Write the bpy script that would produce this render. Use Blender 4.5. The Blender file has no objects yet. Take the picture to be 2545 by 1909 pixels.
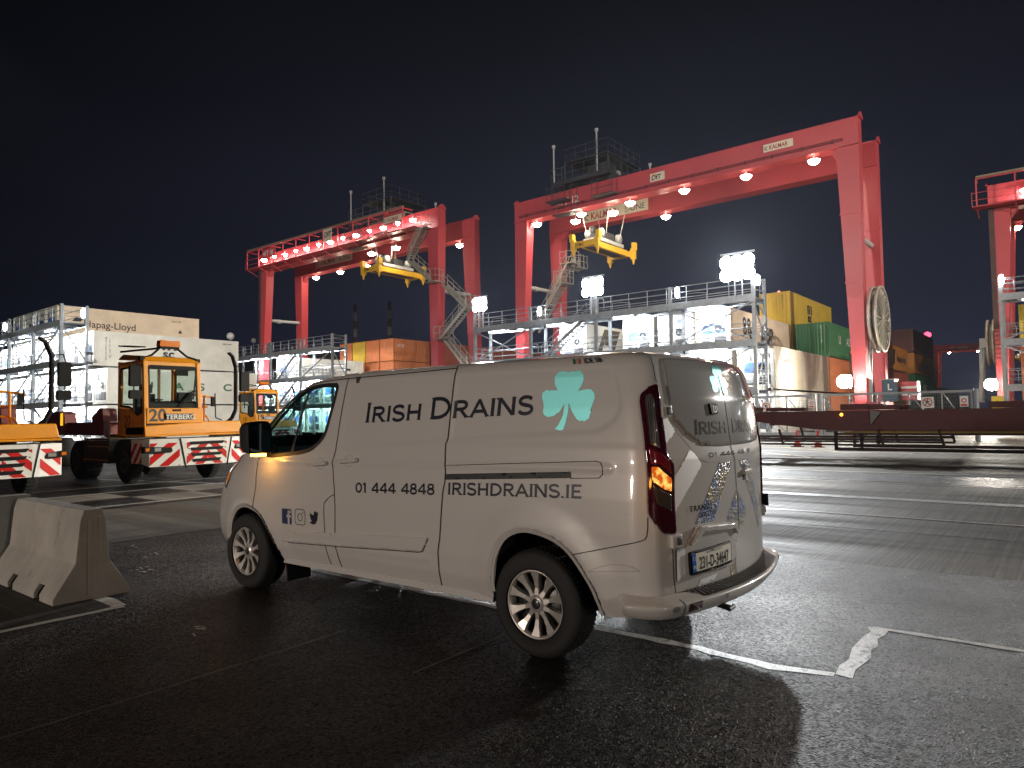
import bpy, bmesh, math, random
import numpy as np
from mathutils import Vector, Matrix
random.seed(7)
R = math.radians
scn = bpy.context.scene
col = scn.collection

# ------------------------------------------------------------------ camera
# world axes follow the yard: +X = along the containers, +Y = along the crane girders
def camera():
    yaw, pitch, roll, h = R(38.65412), R(2.64574), R(-0.92985), 1.5541
    cy, sy, cp, sp = math.cos(yaw), math.sin(yaw), math.cos(pitch), math.sin(pitch)
    F = Vector((cy*cp, sy*cp, sp)); Rt = Vector((sy, -cy, 0)); U = Rt.cross(F)
    c, s = math.cos(roll), math.sin(roll)
    R2 = Rt*c + U*s; U2 = U*c - Rt*s
    m = Matrix(((R2.x, U2.x, -F.x, 0), (R2.y, U2.y, -F.y, 0), (R2.z, U2.z, -F.z, h), (0, 0, 0, 1)))
    cd = bpy.data.cameras.new('camera'); cd.lens = 24.637; cd.sensor_width = 36; cd.clip_end = 3000
    o = bpy.data.objects.new('camera', cd); o.matrix_world = m; col.objects.link(o); scn.camera = o
camera()

# ------------------------------------------------------------------ sky
w = bpy.data.worlds.new('World'); scn.world = w; w.use_nodes = True
nt = w.node_tree; N = nt.nodes; L = nt.links
for n in list(N): N.remove(n)
tc = N.new('ShaderNodeTexCoord'); sep = N.new('ShaderNodeSeparateXYZ'); L.new(tc.outputs['Generated'], sep.inputs[0])
# elevation ramp: night sky lit from below by the port
el = N.new('ShaderNodeValToRGB'); L.new(sep.outputs['Z'], el.inputs[0])
el.color_ramp.elements[0].position = 0.0; el.color_ramp.elements[0].color = (0.0075, 0.0090, 0.0190, 1)
el.color_ramp.elements[1].position = 0.62; el.color_ramp.elements[1].color = (0.0018, 0.0019, 0.0023, 1)
e = el.color_ramp.elements.new(0.28); e.color = (0.0052, 0.0058, 0.0110, 1)
# brighter towards the lit side of the yard (to +X), darker to +Y
dt = N.new('ShaderNodeVectorMath'); dt.operation = 'DOT_PRODUCT'; L.new(tc.outputs['Generated'], dt.inputs[0]); dt.inputs[1].default_value = (0.93, 0.36, 0.05)
mr = N.new('ShaderNodeMapRange'); L.new(dt.outputs['Value'], mr.inputs[0])
mr.inputs[1].default_value = 0.55; mr.inputs[2].default_value = 1.0; mr.inputs[3].default_value = 0.60; mr.inputs[4].default_value = 2.3
nz = N.new('ShaderNodeTexNoise'); nz.inputs['Scale'].default_value = 2.6; nz.inputs['Detail'].default_value = 5; nz.inputs['Roughness'].default_value = 0.55
mp = N.new('ShaderNodeMapping'); mp.inputs['Scale'].default_value = (1, 1, 3.2); L.new(tc.outputs['Generated'], mp.inputs[0]); L.new(mp.outputs[0], nz.inputs['Vector'])
mr2 = N.new('ShaderNodeMapRange'); L.new(nz.outputs[0], mr2.inputs[0]); mr2.inputs[1].default_value = .3; mr2.inputs[2].default_value = .75; mr2.inputs[3].default_value = .72; mr2.inputs[4].default_value = 1.02
mu = N.new('ShaderNodeMath'); mu.operation = 'MULTIPLY'; L.new(mr.outputs[0], mu.inputs[0]); L.new(mr2.outputs[0], mu.inputs[1])
bg = N.new('ShaderNodeBackground'); L.new(el.outputs[0], bg.inputs[0]); L.new(mu.outputs[0], bg.inputs[1])
out = N.new('ShaderNodeOutputWorld'); L.new(bg.outputs[0], out.inputs[0])

scn.view_settings.view_transform = 'Standard'; scn.view_settings.look = 'None'
scn.view_settings.exposure = 0; scn.view_settings.gamma = 1
scn.render.engine = 'CYCLES'
cyc = scn.cycles
cyc.use_denoising = True
cyc.sample_clamp_indirect = 4.0; cyc.sample_clamp_direct = 0
cyc.max_bounces = 6; cyc.diffuse_bounces = 2; cyc.glossy_bounces = 3; cyc.transmission_bounces = 6; cyc.transparent_max_bounces = 12
cyc.caustics_reflective = False; cyc.caustics_refractive = False

# ------------------------------------------------------------------ yard lighting (night)
def lamp(kind, name, loc, power, color, target=None, size=.3, angle=100, blend=.5):
    ld = bpy.data.lights.new(name, kind); ld.energy = power; ld.color = color
    if kind in ('POINT', 'SPOT'): ld.shadow_soft_size = size
    if kind == 'SPOT': ld.spot_size = R(angle); ld.spot_blend = blend
    if kind == 'AREA': ld.shape = 'RECTANGLE'; ld.size, ld.size_y = size
    o = bpy.data.objects.new(name, ld); o.location = loc
    if target is not None:
        o.rotation_euler = (Vector(target) - Vector(loc)).to_track_quat('-Z', 'Y').to_euler()
    col.objects.link(o); return o
COOL = (.93, .97, 1.0); WARM = (1.0, .80, .60); NEUT = (1.0, .93, .84)
# floodlight clusters on the reefer towers (their housings are modelled below)
FLOODS = [(41.7, 15.6, 10.45, 23000), (41.7, 25.9, 10.55, 11000), (41.7, 36.4, 10.55, 7000)]
for x, y, z, p in FLOODS:
    lamp('SPOT', 'floodlight_beam', (x-.45, y, z), p, COOL, (x-26, y-4, 0), .35, 150, .6)
# unseen spots out of frame, most of them added to brighten what they face
lamp('SPOT', 'unseen_spot', (-20, 9.6, 3.4), 7000, (1.0, .84, .72), (4, 4, .6), .9, 60, .5)
lamp('SPOT', 'unseen_spot', (-1.5, -13, 3.0), 1250, (1.0, .88, .76), (4.5, 2, .9), .8, 50, .6)  # added to lift the van's rear face
lamp('SPOT', 'unseen_spot', (30, -9, 7.5), 46000, (1.0, .90, .72), (8.2, 17.6, 1.3), .4, 30, .5)
lamp('SPOT', 'unseen_spot', (30, -9, 7.0), 17000, (1.0, .95, .88), (5.2, 1.8, 1.0), .35, 10, .6)  # added, narrow: makes the rear and its reflective stripes shine
lamp('SPOT', 'unseen_spot', (-20, 20, 23), 60000, (1.0, .92, .84), (50, 39, 15), .6, 62, .5)  # added wash over the cranes and left stacks
lamp('SPOT', 'unseen_spot', (6, 31, 17), 42000, (1.0, .96, .86), (26, 62, 5), .5, 62, .6)  # added to brighten the left container block
lamp('SPOT', 'unseen_spot', (28, -34, 22), 70000, (1.0, .92, .80), (58, 14, 8), .6, 62, .5)  # added for the long sides of the right containers
# ------------------------------------------------------------------ helpers
class MB:
    """collects shapes and links them as ONE mesh object"""
    def __init__(s): s.v = []; s.f = []; s.m = []; s.sm = []
    def add(s, vs, fs, mi=0, smooth=False):
        b = len(s.v); s.v += [tuple(v) for v in vs]
        for f in fs: s.f.append(tuple(b+i for i in f)); s.m.append(mi); s.sm.append(smooth)
        return s
    def box(s, x0, x1, y0, y1, z0, z1, mi=0):
        v = [(x0,y0,z0),(x1,y0,z0),(x1,y1,z0),(x0,y1,z0),(x0,y0,z1),(x1,y0,z1),(x1,y1,z1),(x0,y1,z1)]
        return s.add(v, [(0,3,2,1),(4,5,6,7),(0,1,5,4),(1,2,6,5),(2,3,7,6),(3,0,4,7)], mi)
    def beam(s, p, q, w, h=None, mi=0, w2=None, h2=None, up=(0,0,1)):
        """rectangular bar from p to q (w across, h in the 'up' sense), may taper"""
        h = h or w; w2 = w2 or w; h2 = h2 or h
        p, q = Vector(p), Vector(q); d = (q-p).normalized(); u = Vector(up)
        if abs(d.dot(u)) > .98: u = Vector((1,0,0))
        a = d.cross(u).normalized(); b = a.cross(d).normalized()
        v = [p+a*i*w/2+b*j*h/2 for i,j in ((-1,-1),(1,-1),(1,1),(-1,1))] + [q+a*i*w2/2+b*j*h2/2 for i,j in ((-1,-1),(1,-1),(1,1),(-1,1))]
        return s.add(v, [(0,1,2,3),(7,6,5,4),(0,4,5,1),(1,5,6,2),(2,6,7,3),(3,7,4,0)], mi)
    def tube(s, p, q, r, n=8, mi=0, r2=None, cap=True, smooth=True):
        r2 = r if r2 is None else r2
        p, q = Vector(p), Vector(q); d = (q-p).normalized()
        u = Vector((0,0,1)) if abs(d.z) < .95 else Vector((1,0,0))
        a = d.cross(u).normalized(); b = d.cross(a)
        v = []
        for c, rr in ((p, r), (q, r2)):
            for i in range(n):
                t = 2*math.pi*i/n; v.append(c+(a*math.cos(t)+b*math.sin(t))*rr)
        s.add(v, [(i, (i+1)%n, n+(i+1)%n, n+i) for i in range(n)], mi, smooth)
        if cap: s.add(v[:n], [tuple(range(n))[::-1]], mi); s.add(v[n:], [tuple(range(n))], mi)
        return s
    def path(s, pts, r, n=8, mi=0):
        for a, b in zip(pts, pts[1:]): s.tube(a, b, r, n, mi)
        return s
    def prism(s, poly, axis, a, b, mi=0):
        """poly of 2D points extruded along axis ('x': (y,z), 'y': (x,z), 'z': (x,y))"""
        f = {'x': lambda p, t: (t, p[0], p[1]), 'y': lambda p, t: (p[0], t, p[1]), 'z': lambda p, t: (p[0], p[1], t)}[axis]
        n = len(poly); v = [f(p, a) for p in poly]+[f(p, b) for p in poly]
        return s.add(v, [tuple(range(n))[::-1], tuple(range(n, 2*n))]+[(i,(i+1)%n,n+(i+1)%n,n+i) for i in range(n)], mi)
    def lathe(s, prof, c, axis='z', n=24, mi=0, smooth=True, a0=0, a1=2*math.pi):
        """prof = [(radius, height)], turned round axis through c"""
        cx, cy, cz = c; full = abs(a1-a0-2*math.pi) < 1e-6; m = n if full else n+1; v = []
        for r, h in prof:
            for i in range(m):
                t = a0+(a1-a0)*i/n; p, q = r*math.cos(t), r*math.sin(t)
                v.append({'z': (cx+p, cy+q, cz+h), 'y': (cx+p, cy+h, cz+q), 'x': (cx+h, cy+p, cz+q)}[axis])
        fs = [(k*m+i, k*m+(i+1)%m, (k+1)*m+(i+1)%m, (k+1)*m+i) for k in range(len(prof)-1) for i in range(n if full else n)]
        return s.add(v, fs, mi, smooth)
    def quad(s, a, b, c, d, mi=0): return s.add([a,b,c,d], [(0,1,2,3)], mi)
    def build(s, name, mats, parent=None, **tags):
        me = bpy.data.meshes.new(name); me.from_pydata(s.v, [], s.f)
        for m in (mats if isinstance(mats, (list, tuple)) else [mats]): me.materials.append(m)
        me.polygons.foreach_set('material_index', s.m); me.polygons.foreach_set('use_smooth', s.sm)
        bm = bmesh.new(); bm.from_mesh(me); bmesh.ops.recalc_face_normals(bm, faces=bm.faces); bm.to_mesh(me); bm.free()
        o = bpy.data.objects.new(name, me); col.objects.link(o)
        if parent: o.parent = parent
        for k, v in tags.items(): o[k] = v
        return o

def empty(name, loc, label, category, group=None, rz=0):
    o = bpy.data.objects.new(name, None); o.location = loc; o.rotation_euler = (0,0,rz); o.empty_display_size = .3
    col.objects.link(o); o['label'] = label; o['category'] = category
    if group: o['group'] = group
    return o
def copy_tree(o, parent=None):
    c = o.copy(); col.objects.link(c); c.parent = parent
    for ch in [x for x in bpy.data.objects if x.parent == o and x != c]: copy_tree(ch, c)
    return c

_mats = {}
def mat(name, c, rough=.55, metal=0, var=.12, scale=1.2, bump=0, bscale=60, coat=0, emit=0, dirt=None, spec=.5, stretch=(1,1,1), emitc=None):
    if name in _mats: return _mats[name]
    m = bpy.data.materials.new(name); m.use_nodes = True; nt = m.node_tree; N = nt.nodes; L = nt.links
    b = N['Principled BSDF']; b.inputs['Roughness'].default_value = rough; b.inputs['Metallic'].default_value = metal
    b.inputs['Coat Weight'].default_value = coat; b.inputs['Coat Roughness'].default_value = .06; b.inputs['Specular IOR Level'].default_value = spec
    b.inputs['Base Color'].default_value = (*c, 1)
    if emit:
        b.inputs['Emission Color'].default_value = (*(emitc or c), 1); b.inputs['Emission Strength'].default_value = emit
    if var or dirt:
        tc = N.new('ShaderNodeTexCoord'); mp = N.new('ShaderNodeMapping'); mp.inputs['Scale'].default_value = stretch; L.new(tc.outputs['Object'], mp.inputs[0])
        nz = N.new('ShaderNodeTexNoise'); nz.inputs['Scale'].default_value = scale; nz.inputs['Detail'].default_value = 8; nz.inputs['Roughness'].default_value = .62; L.new(mp.outputs[0], nz.inputs['Vector'])
        rp = N.new('ShaderNodeValToRGB'); L.new(nz.outputs[0], rp.inputs[0])
        rp.color_ramp.elements[0].position = .3; rp.color_ramp.elements[1].position = .72
        lo = [x*(1-var) for x in c]; hi = [min(1, x*(1+var)) for x in c]
        rp.color_ramp.elements[0].color = (*lo, 1); rp.color_ramp.elements[1].color = (*hi, 1)
        src = rp.outputs[0]
        if dirt:
            n2 = N.new('ShaderNodeTexNoise'); n2.inputs['Scale'].default_value = dirt[1]; n2.inputs['Detail'].default_value = 10; n2.inputs['Roughness'].default_value = .7
            mp2 = N.new('ShaderNodeMapping'); mp2.inputs['Scale'].default_value = dirt[3] if len(dirt) > 3 else (1,1,1); L.new(tc.outputs['Object'], mp2.inputs[0]); L.new(mp2.outputs[0], n2.inputs['Vector'])
            r2 = N.new('ShaderNodeValToRGB'); L.new(n2.outputs[0], r2.inputs[0]); r2.color_ramp.elements[0].position = dirt[2]; r2.color_ramp.elements[1].position = min(1, dirt[2]+.14)
            mx = N.new('ShaderNodeMix'); mx.data_type = 'RGBA'; L.new(r2.outputs[0], mx.inputs[0]); L.new(src, mx.inputs[6]); mx.inputs[7].default_value = (*dirt[0], 1); src = mx.outputs[2]
        L.new(src, b.inputs['Base Color'])
        rr = N.new('ShaderNodeMapRange'); L.new(nz.outputs[0], rr.inputs[0]); rr.inputs[3].default_value = max(0.02, rough*.82); rr.inputs[4].default_value = min(1, rough*1.2); L.new(rr.outputs[0], b.inputs['Roughness'])
    if bump:
        tc2 = N.new('ShaderNodeTexCoord'); n3 = N.new('ShaderNodeTexNoise'); n3.inputs['Scale'].default_value = bscale; n3.inputs['Detail'].default_value = 6; L.new(tc2.outputs['Object'], n3.inputs['Vector'])
        bp = N.new('ShaderNodeBump'); bp.inputs['Strength'].default_value = bump; bp.inputs['Distance'].default_value = .02; L.new(n3.outputs[0], bp.inputs['Height']); L.new(bp.outputs[0], b.inputs['Normal'])
    _mats[name] = m; return m
def glow(name, c, s):
    if name in _mats: return _mats[name]
    m = bpy.data.materials.new(name); m.use_nodes = True; nt = m.node_tree
    nt.nodes.remove(nt.nodes['Principled BSDF']); e = nt.nodes.new('ShaderNodeEmission'); e.inputs[0].default_value = (*c, 1); e.inputs[1].default_value = s
    nt.links.new(e.outputs[0], nt.nodes['Material Output'].inputs[0]); _mats[name] = m; return m
def glassmat(name, c, rough=.02, alpha=.35):
    """thin pane: part clear, part glossy tinted glass"""
    if name in _mats: return _mats[name]
    m = bpy.data.materials.new(name); m.use_nodes = True; nt = m.node_tree; N = nt.nodes; L = nt.links
    N.remove(N['Principled BSDF']); t = N.new('ShaderNodeBsdfTransparent'); t.inputs[0].default_value = (*c, 1)
    g = N.new('ShaderNodeBsdfGlossy'); g.inputs[1].default_value = rough; g.inputs[0].default_value = (.9, .95, 1, 1)
    lw = N.new('ShaderNodeLayerWeight'); pw = N.new('ShaderNodeMath'); pw.operation = 'POWER'; L.new(lw.outputs['Facing'], pw.inputs[0]); pw.inputs[1].default_value = 4.5
    fr = N.new('ShaderNodeMapRange'); L.new(pw.outputs[0], fr.inputs[0]); fr.inputs[3].default_value = .045; fr.inputs[4].default_value = .95; mx = N.new('ShaderNodeMixShader')
    L.new(fr.outputs[0], mx.inputs[0]); L.new(t.outputs[0], mx.inputs[1]); L.new(g.outputs[0], mx.inputs[2]); L.new(mx.outputs[0], N['Material Output'].inputs[0])
    _mats[name] = m; return m

def text2d(s, size=1, align='LEFT', bold=0, spacing=1.0, xs=1.0):
    """letters as 2D triangles: (verts, faces), baseline at y=0"""
    cu = bpy.data.curves.new('t', 'FONT'); cu.body = s; cu.size = size; cu.align_x = align; cu.offset = bold*size; cu.space_character = spacing
    cu.resolution_u = 4
    o = bpy.data.objects.new('t', cu); me = bpy.data.meshes.new_from_object(o)
    v = [(p.co.x*xs, p.co.y) for p in me.vertices]; f = [tuple(p.vertices) for p in me.polygons]
    bpy.data.objects.remove(o); bpy.data.curves.remove(cu); bpy.data.meshes.remove(me)
    return v, f
def put2d(mb, vf, o, ux, uy, off=.006, mi=0):
    """place 2D letters on a plane with origin o and axes ux, uy"""
    o, ux, uy = Vector(o), Vector(ux), Vector(uy); n = ux.cross(uy).normalized()
    mb.add([o+ux*x+uy*y+n*off for x, y in vf[0]], vf[1], mi); return mb
def poly2d(pts): return (list(pts), [tuple(range(len(pts)))])
def ring2d(c, r0, r1, n=28, a0=0, a1=2*math.pi, sx=1, sy=1):
    v = []; full = abs(a1-a0-2*math.pi) < 1e-6
    for i in range(n+1):
        t = a0+(a1-a0)*i/n
        v += [(c[0]+sx*r0*math.cos(t), c[1]+sy*r0*math.sin(t)), (c[0]+sx*r1*math.cos(t), c[1]+sy*r1*math.sin(t))]
    return v, [(2*i, 2*i+1, 2*i+3, 2*i+2) for i in range(n)]
def disc2d(c, r, n=24): return poly2d([(c[0]+r*math.cos(2*math.pi*i/n), c[1]+r*math.sin(2*math.pi*i/n)) for i in range(n)])
def strip2d(pts, w, closed=False):
    """ribbon of width w along 2D points, as (verts, faces)"""
    P = [Vector((a, b)) for a, b in pts]; n = len(P); v = []; f = []
    for i, p in enumerate(P):
        a = P[i-1] if (i > 0 or closed) else P[i]; b = P[(i+1) % n] if (i < n-1 or closed) else P[i]
        d1 = (p-a).normalized() if (p-a).length > 1e-9 else None; d2 = (b-p).normalized() if (b-p).length > 1e-9 else None
        d = ((d1 or d2)+(d2 or d1)); d = d.normalized() if d.length > 1e-6 else (d1 or d2)
        k = 1/max(.5, abs(d.dot(d2 or d1))); nn = Vector((-d.y, d.x))*w/2*k
        v += [tuple(p+nn), tuple(p-nn)]
    for i in range(n if closed else n-1):
        j = (i+1) % n; f.append((2*i, 2*i+1, 2*j+1, 2*j))
    return v, f
def rounded(pts, r, n=4):
    """round the corners of a closed 2D polygon"""
    out = []; m = len(pts)
    for i in range(m):
        p = Vector(pts[i]); a = Vector(pts[i-1]); b = Vector(pts[(i+1) % m])
        rr = min(r, (a-p).length*.45, (b-p).length*.45); A = p+(a-p).normalized()*rr; B = p+(b-p).normalized()*rr
        for k in range(n+1):
            t = k/n; q = A*(1-t)**2+p*2*t*(1-t)+B*t*t; out.append((q.x, q.y))
    return out
def structure(o): o['kind'] = 'structure'; return o
# ------------------------------------------------------------------ ground
def ground_mat(name, base, kind):
    m = bpy.data.materials.new(name); m.use_nodes = True; nt = m.node_tree; N = nt.nodes; L = nt.links; b = N['Principled BSDF']
    tc = N.new('ShaderNodeTexCoord')
    def noise(scale, detail=8, rough=.6, st=(1,1,1)):
        mp = N.new('ShaderNodeMapping'); mp.inputs['Scale'].default_value = st; L.new(tc.outputs['Object'], mp.inputs[0])
        n = N.new('ShaderNodeTexNoise'); n.inputs['Scale'].default_value = scale; n.inputs['Detail'].default_value = detail; n.inputs['Roughness'].default_value = rough
        L.new(mp.outputs[0], n.inputs['Vector']); return n.outputs[0]
    def ramp(src, p0, p1, c0, c1):
        r = N.new('ShaderNodeValToRGB'); L.new(src, r.inputs[0]); r.color_ramp.elements[0].position = p0; r.color_ramp.elements[1].position = p1
        r.color_ramp.elements[0].color = (*c0, 1); r.color_ramp.elements[1].color = (*c1, 1); return r.outputs[0]
    def mul(a, bb, f=1.0):
        x = N.new('ShaderNodeMix'); x.data_type = 'RGBA'; x.blend_type = 'MULTIPLY'; x.inputs[0].default_value = f; L.new(a, x.inputs[6]); L.new(bb, x.inputs[7]); return x.outputs[2]
    c = base
    if kind == 'asphalt':
        big = ramp(noise(.55), .3, .75, [x*.7 for x in c], [x*1.25 for x in c])
        fine = ramp(noise(170, 3, .7), .35, .7, (.45,.45,.45), (1.5,1.5,1.5))
        vc = N.new('ShaderNodeTexVoronoi'); vc.inputs['Scale'].default_value = 62; L.new(tc.outputs['Object'], vc.inputs['Vector'])
        sp = N.new('ShaderNodeSeparateColor'); L.new(vc.outputs['Color'], sp.inputs[0])
        chip = ramp(sp.outputs[0], .2, .95, (.45,.45,.45), (2.3,2.3,2.25))
        patchy = ramp(noise(.9, 3, .5, (1, .55, 1)), .47, .50, (.62,.62,.62), (1,1,1))
        L.new(mul(mul(mul(big, fine), chip), patchy, .7), b.inputs['Base Color'])
        vo = N.new('ShaderNodeTexVoronoi'); vo.inputs['Scale'].default_value = 95; L.new(tc.outputs['Object'], vo.inputs['Vector'])
        bp = N.new('ShaderNodeBump'); bp.inputs['Strength'].default_value = 1.0; bp.inputs['Distance'].default_value = .010; L.new(vo.outputs['Distance'], bp.inputs['Height'])
        n2 = N.new('ShaderNodeBump'); n2.inputs['Strength'].default_value = .6; n2.inputs['Distance'].default_value = .01; L.new(noise(38, 5, .6), n2.inputs['Height']); L.new(bp.outputs[0], n2.inputs['Normal'])
        L.new(n2.outputs[0], b.inputs['Normal'])
        rr = N.new('ShaderNodeMapRange'); L.new(noise(.8), rr.inputs[0]); rr.inputs[1].default_value = .3; rr.inputs[2].default_value = .7; rr.inputs[3].default_value = .34; rr.inputs[4].default_value = .55; L.new(rr.outputs[0], b.inputs['Roughness']); b.inputs['Specular IOR Level'].default_value = .22
        # every chipping has its own tilt, so that it glints or stays dark
        vs = N.new('ShaderNodeVectorMath'); vs.operation = 'SUBTRACT'; L.new(vc.outputs['Color'], vs.inputs[0]); vs.inputs[1].default_value = (.5,.5,.5)
        vm = N.new('ShaderNodeVectorMath'); vm.operation = 'MULTIPLY'; L.new(vs.outputs[0], vm.inputs[0]); vm.inputs[1].default_value = (.75,.75,.2)
        va = N.new('ShaderNodeVectorMath'); va.operation = 'ADD'; L.new(vm.outputs[0], va.inputs[0]); L.new(n2.outputs[0], va.inputs[1])
        vn = N.new('ShaderNodeVectorMath'); vn.operation = 'NORMALIZE'; L.new(va.outputs[0], vn.inputs[0]); L.new(vn.outputs[0], b.inputs['Normal'])
    elif kind == 'concrete':
        b.inputs['Specular IOR Level'].default_value = .3
        big = ramp(noise(.35, 6), .3, .72, [x*.72 for x in c], [x*1.18 for x in c])
        broom = ramp(noise(6, 7, .7, (.06, 3.4, 1)), .36, .64, (.36,.36,.36), (1.3,1.3,1.3))       # broom finish and tyre scuffs along X
        tyre = ramp(noise(1.2, 4, .6, (1.3, .05, 1)), .42, .62, (.5,.49,.48), (1.08,1.08,1.08))     # bands worn along Y
        fine = ramp(noise(55, 4), .3, .7, (.85,.85,.85), (1.1,1.1,1.1))
        L.new(mul(mul(mul(big, broom), tyre, .75), fine), b.inputs['Base Color'])
        bp = N.new('ShaderNodeBump'); bp.inputs['Strength'].default_value = .5; bp.inputs['Distance'].default_value = .01; L.new(noise(14, 6, .7, (.12, 3, 1)), bp.inputs['Height']); L.new(bp.outputs[0], b.inputs['Normal'])
        rr = N.new('ShaderNodeMapRange'); L.new(noise(.9, 6, .6, (1.4, .12, 1)), rr.inputs[0]); rr.inputs[1].default_value = .35; rr.inputs[2].default_value = .65; rr.inputs[3].default_value = .52; rr.inputs[4].default_value = .85; L.new(rr.outputs[0], b.inputs['Roughness'])
    elif kind == 'paint':                       # worn road paint: the road shows through
        n = ramp(noise(7, 9, .75), .34, .48, (.045,.044,.042), c); f = ramp(noise(90, 4), .32, .48, (.35,.35,.35), (1,1,1))
        L.new(mul(n, f), b.inputs['Base Color']); b.inputs['Roughness'].default_value = .42
        bp = N.new('ShaderNodeBump'); bp.inputs['Strength'].default_value = .8; bp.inputs['Distance'].default_value = .005; L.new(noise(80, 4), bp.inputs['Height']); L.new(bp.outputs[0], b.inputs['Normal'])
    elif kind == 'thinpaint':
        n = ramp(noise(3.5, 9, .75), .30, .42, (.08,.078,.072), c); L.new(n, b.inputs['Base Color']); b.inputs['Roughness'].default_value = .45
    elif kind == 'brick':
        mp = N.new('ShaderNodeMapping'); mp.inputs['Rotation'].default_value = (0, 0, R(90)); L.new(tc.outputs['Object'], mp.inputs[0])
        br = N.new('ShaderNodeTexBrick'); br.inputs['Scale'].default_value = 1; br.inputs['Brick Width'].default_value = .6; br.inputs['Row Height'].default_value = .2; br.inputs['Mortar Size'].default_value = .008
        br.inputs['Color1'].default_value = (.035,.033,.030,1); br.inputs['Color2'].default_value = (.048,.045,.041,1); br.inputs['Mortar'].default_value = (.09,.087,.08,1); L.new(mp.outputs[0], br.inputs['Vector'])
        L.new(br.outputs[0], b.inputs['Base Color']); b.inputs['Roughness'].default_value = .7
    return m
G_CONC = ground_mat('concrete_yard', (.185, .163, .130), 'concrete')
G_CONC2 = ground_mat('concrete_apron', (.20, .18, .155), 'concrete')
G_ASPH = ground_mat('asphalt_near', (.015, .0148, .0146), 'asphalt')
G_DARK = ground_mat('asphalt_dark', (.018, .018, .0185), 'asphalt')
G_PAINT = ground_mat('road_paint_worn', (.84, .83, .80), 'paint')
G_THIN = ground_mat('road_paint', (.62, .61, .57), 'thinpaint')
G_YEL = ground_mat('road_paint_yellow', (.55, .40, .10), 'thinpaint')
G_BRICK = ground_mat('paving', (.05,.05,.05), 'brick')
def sheet(name, poly, z, m, kind='structure'):
    mb = MB(); mb.add([(x, y, z) for x, y in poly], [tuple(range(len(poly)))]); o = mb.build(name, m); o['kind'] = kind; return o
def rect(x0, x1, y0, y1): return [(x0,y0),(x1,y0),(x1,y1),(x0,y1)]
sheet('ground', rect(-120, 1500, -900, 1500), 0, G_CONC)
# near asphalt with a slightly ragged edge
edge = [(7.81+random.uniform(-.015,.015), y) for y in np.linspace(-60, 9.77, 120)] + [(x, 9.77+random.uniform(-.015,.015)) for x in np.linspace(7.6, -60, 90)]
sheet('asphalt_road', [(-60, -60)]+edge, .004, G_ASPH)
sheet('asphalt_lane', rect(-60, 20.5, 13.62, 46), .004, G_DARK)
sheet('asphalt_strip', rect(16.95, 19.25, -80, 13.62), .004, G_DARK)
sheet('concrete_apron', rect(-60, 7.81, 9.79, 13.60), .005, G_CONC2)
sheet('paving', rect(-30, 2.55, 6.40, 9.75), .008, G_BRICK)
def line(name, pts, wd, m, z=.0068, jit=.0, closed=False):
    P = []
    for a, b in zip(pts, pts[1:]):
        n = max(1, int(math.dist(a, b)/.12)) if jit else 1
        P += [(a[0]+(b[0]-a[0])*k/n, a[1]+(b[1]-a[1])*k/n) for k in range(n)]
    P.append(pts[-1]); v, f = strip2d(P, wd)
    if jit: v = [(x+random.uniform(-jit, jit), y+random.uniform(-jit, jit)) for x, y in v]
    mb = MB(); mb.add([(x, y, z) for x, y in v], f); o = mb.build(name, m); o['kind'] = 'structure'; return o
line('painted_line', [(11.45, -60), (11.45, 7.5)], .10, G_THIN)
line('painted_line', [(13.75, -60), (13.75, 7.5)], .34, G_PAINT, jit=.03)
line('painted_line', [(16.72, -60), (16.72, 9)], .10, G_THIN)
line('painted_line', [(19.45, -60), (19.45, 9)], .12, G_THIN)
line('painted_line', [(28.3, 4.5), (28.3, 12.5)], .16, G_THIN)
line('painted_line', [(24.9, 7), (32.5, 15)], .14, G_YEL); line('painted_line', [(31.5, 5.0), (31.5, 14)], .14, G_YEL); line('painted_line', [(28.6, 7), (31.5, 10)], .14, G_YEL)
# the jagged white outline beside the van
line('painted_outline', [(4.42, 6.3), (4.42, 2.0), (4.36, 1.5), (4.45, 1.16)], .085, G_PAINT, jit=.012)
line('painted_outline', [(4.44, 1.13), (4.62, 1.115), (5.56, 1.15)], .10, G_PAINT, z=.0074, jit=.022)
line('painted_outline', [(5.56, 1.18), (5.57, .6), (5.62, -6)], .065, G_PAINT, z=.0080, jit=.009)
line('painted_line', [(-30, 6.34), (2.62, 6.34)], .085, G_THIN, jit=.006)
line('painted_line', [(2.60, 6.36), (2.62, 6.75), (2.55, 7.2)], .12, G_PAINT, jit=.01, z=.0076)
line('drain_channel', [(-30, 13.72), (12, 13.72)], .26, G_DARK, z=.0085)
line('painted_line', [(-30, 14.08), (20, 14.08)], .11, G_THIN); line('painted_line', [(-30, 16.78), (20, 16.78)], .11, G_THIN)
line('painted_line', [(9.8, 14.1), (8.0, 21)], .10, G_THIN); line('painted_line', [(-6, 18.6), (14, 18.4)], .09, G_PAINT)
G_FAINT = ground_mat('seam_faint', (.11, .105, .10), 'paint')
line('tar_seam', [(.9, 4.21), (2.0, 4.20), (3.3, 4.24)], .022, G_FAINT, jit=.006); line('tar_seam', [(3.0, 3.20), (4.3, 3.23)], .02, G_FAINT, jit=.006); line('tar_seam', [(.2, 6.1), (1.2, 2.0), (1.35, -1.0)], .016, G_DARK, jit=.01)
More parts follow.
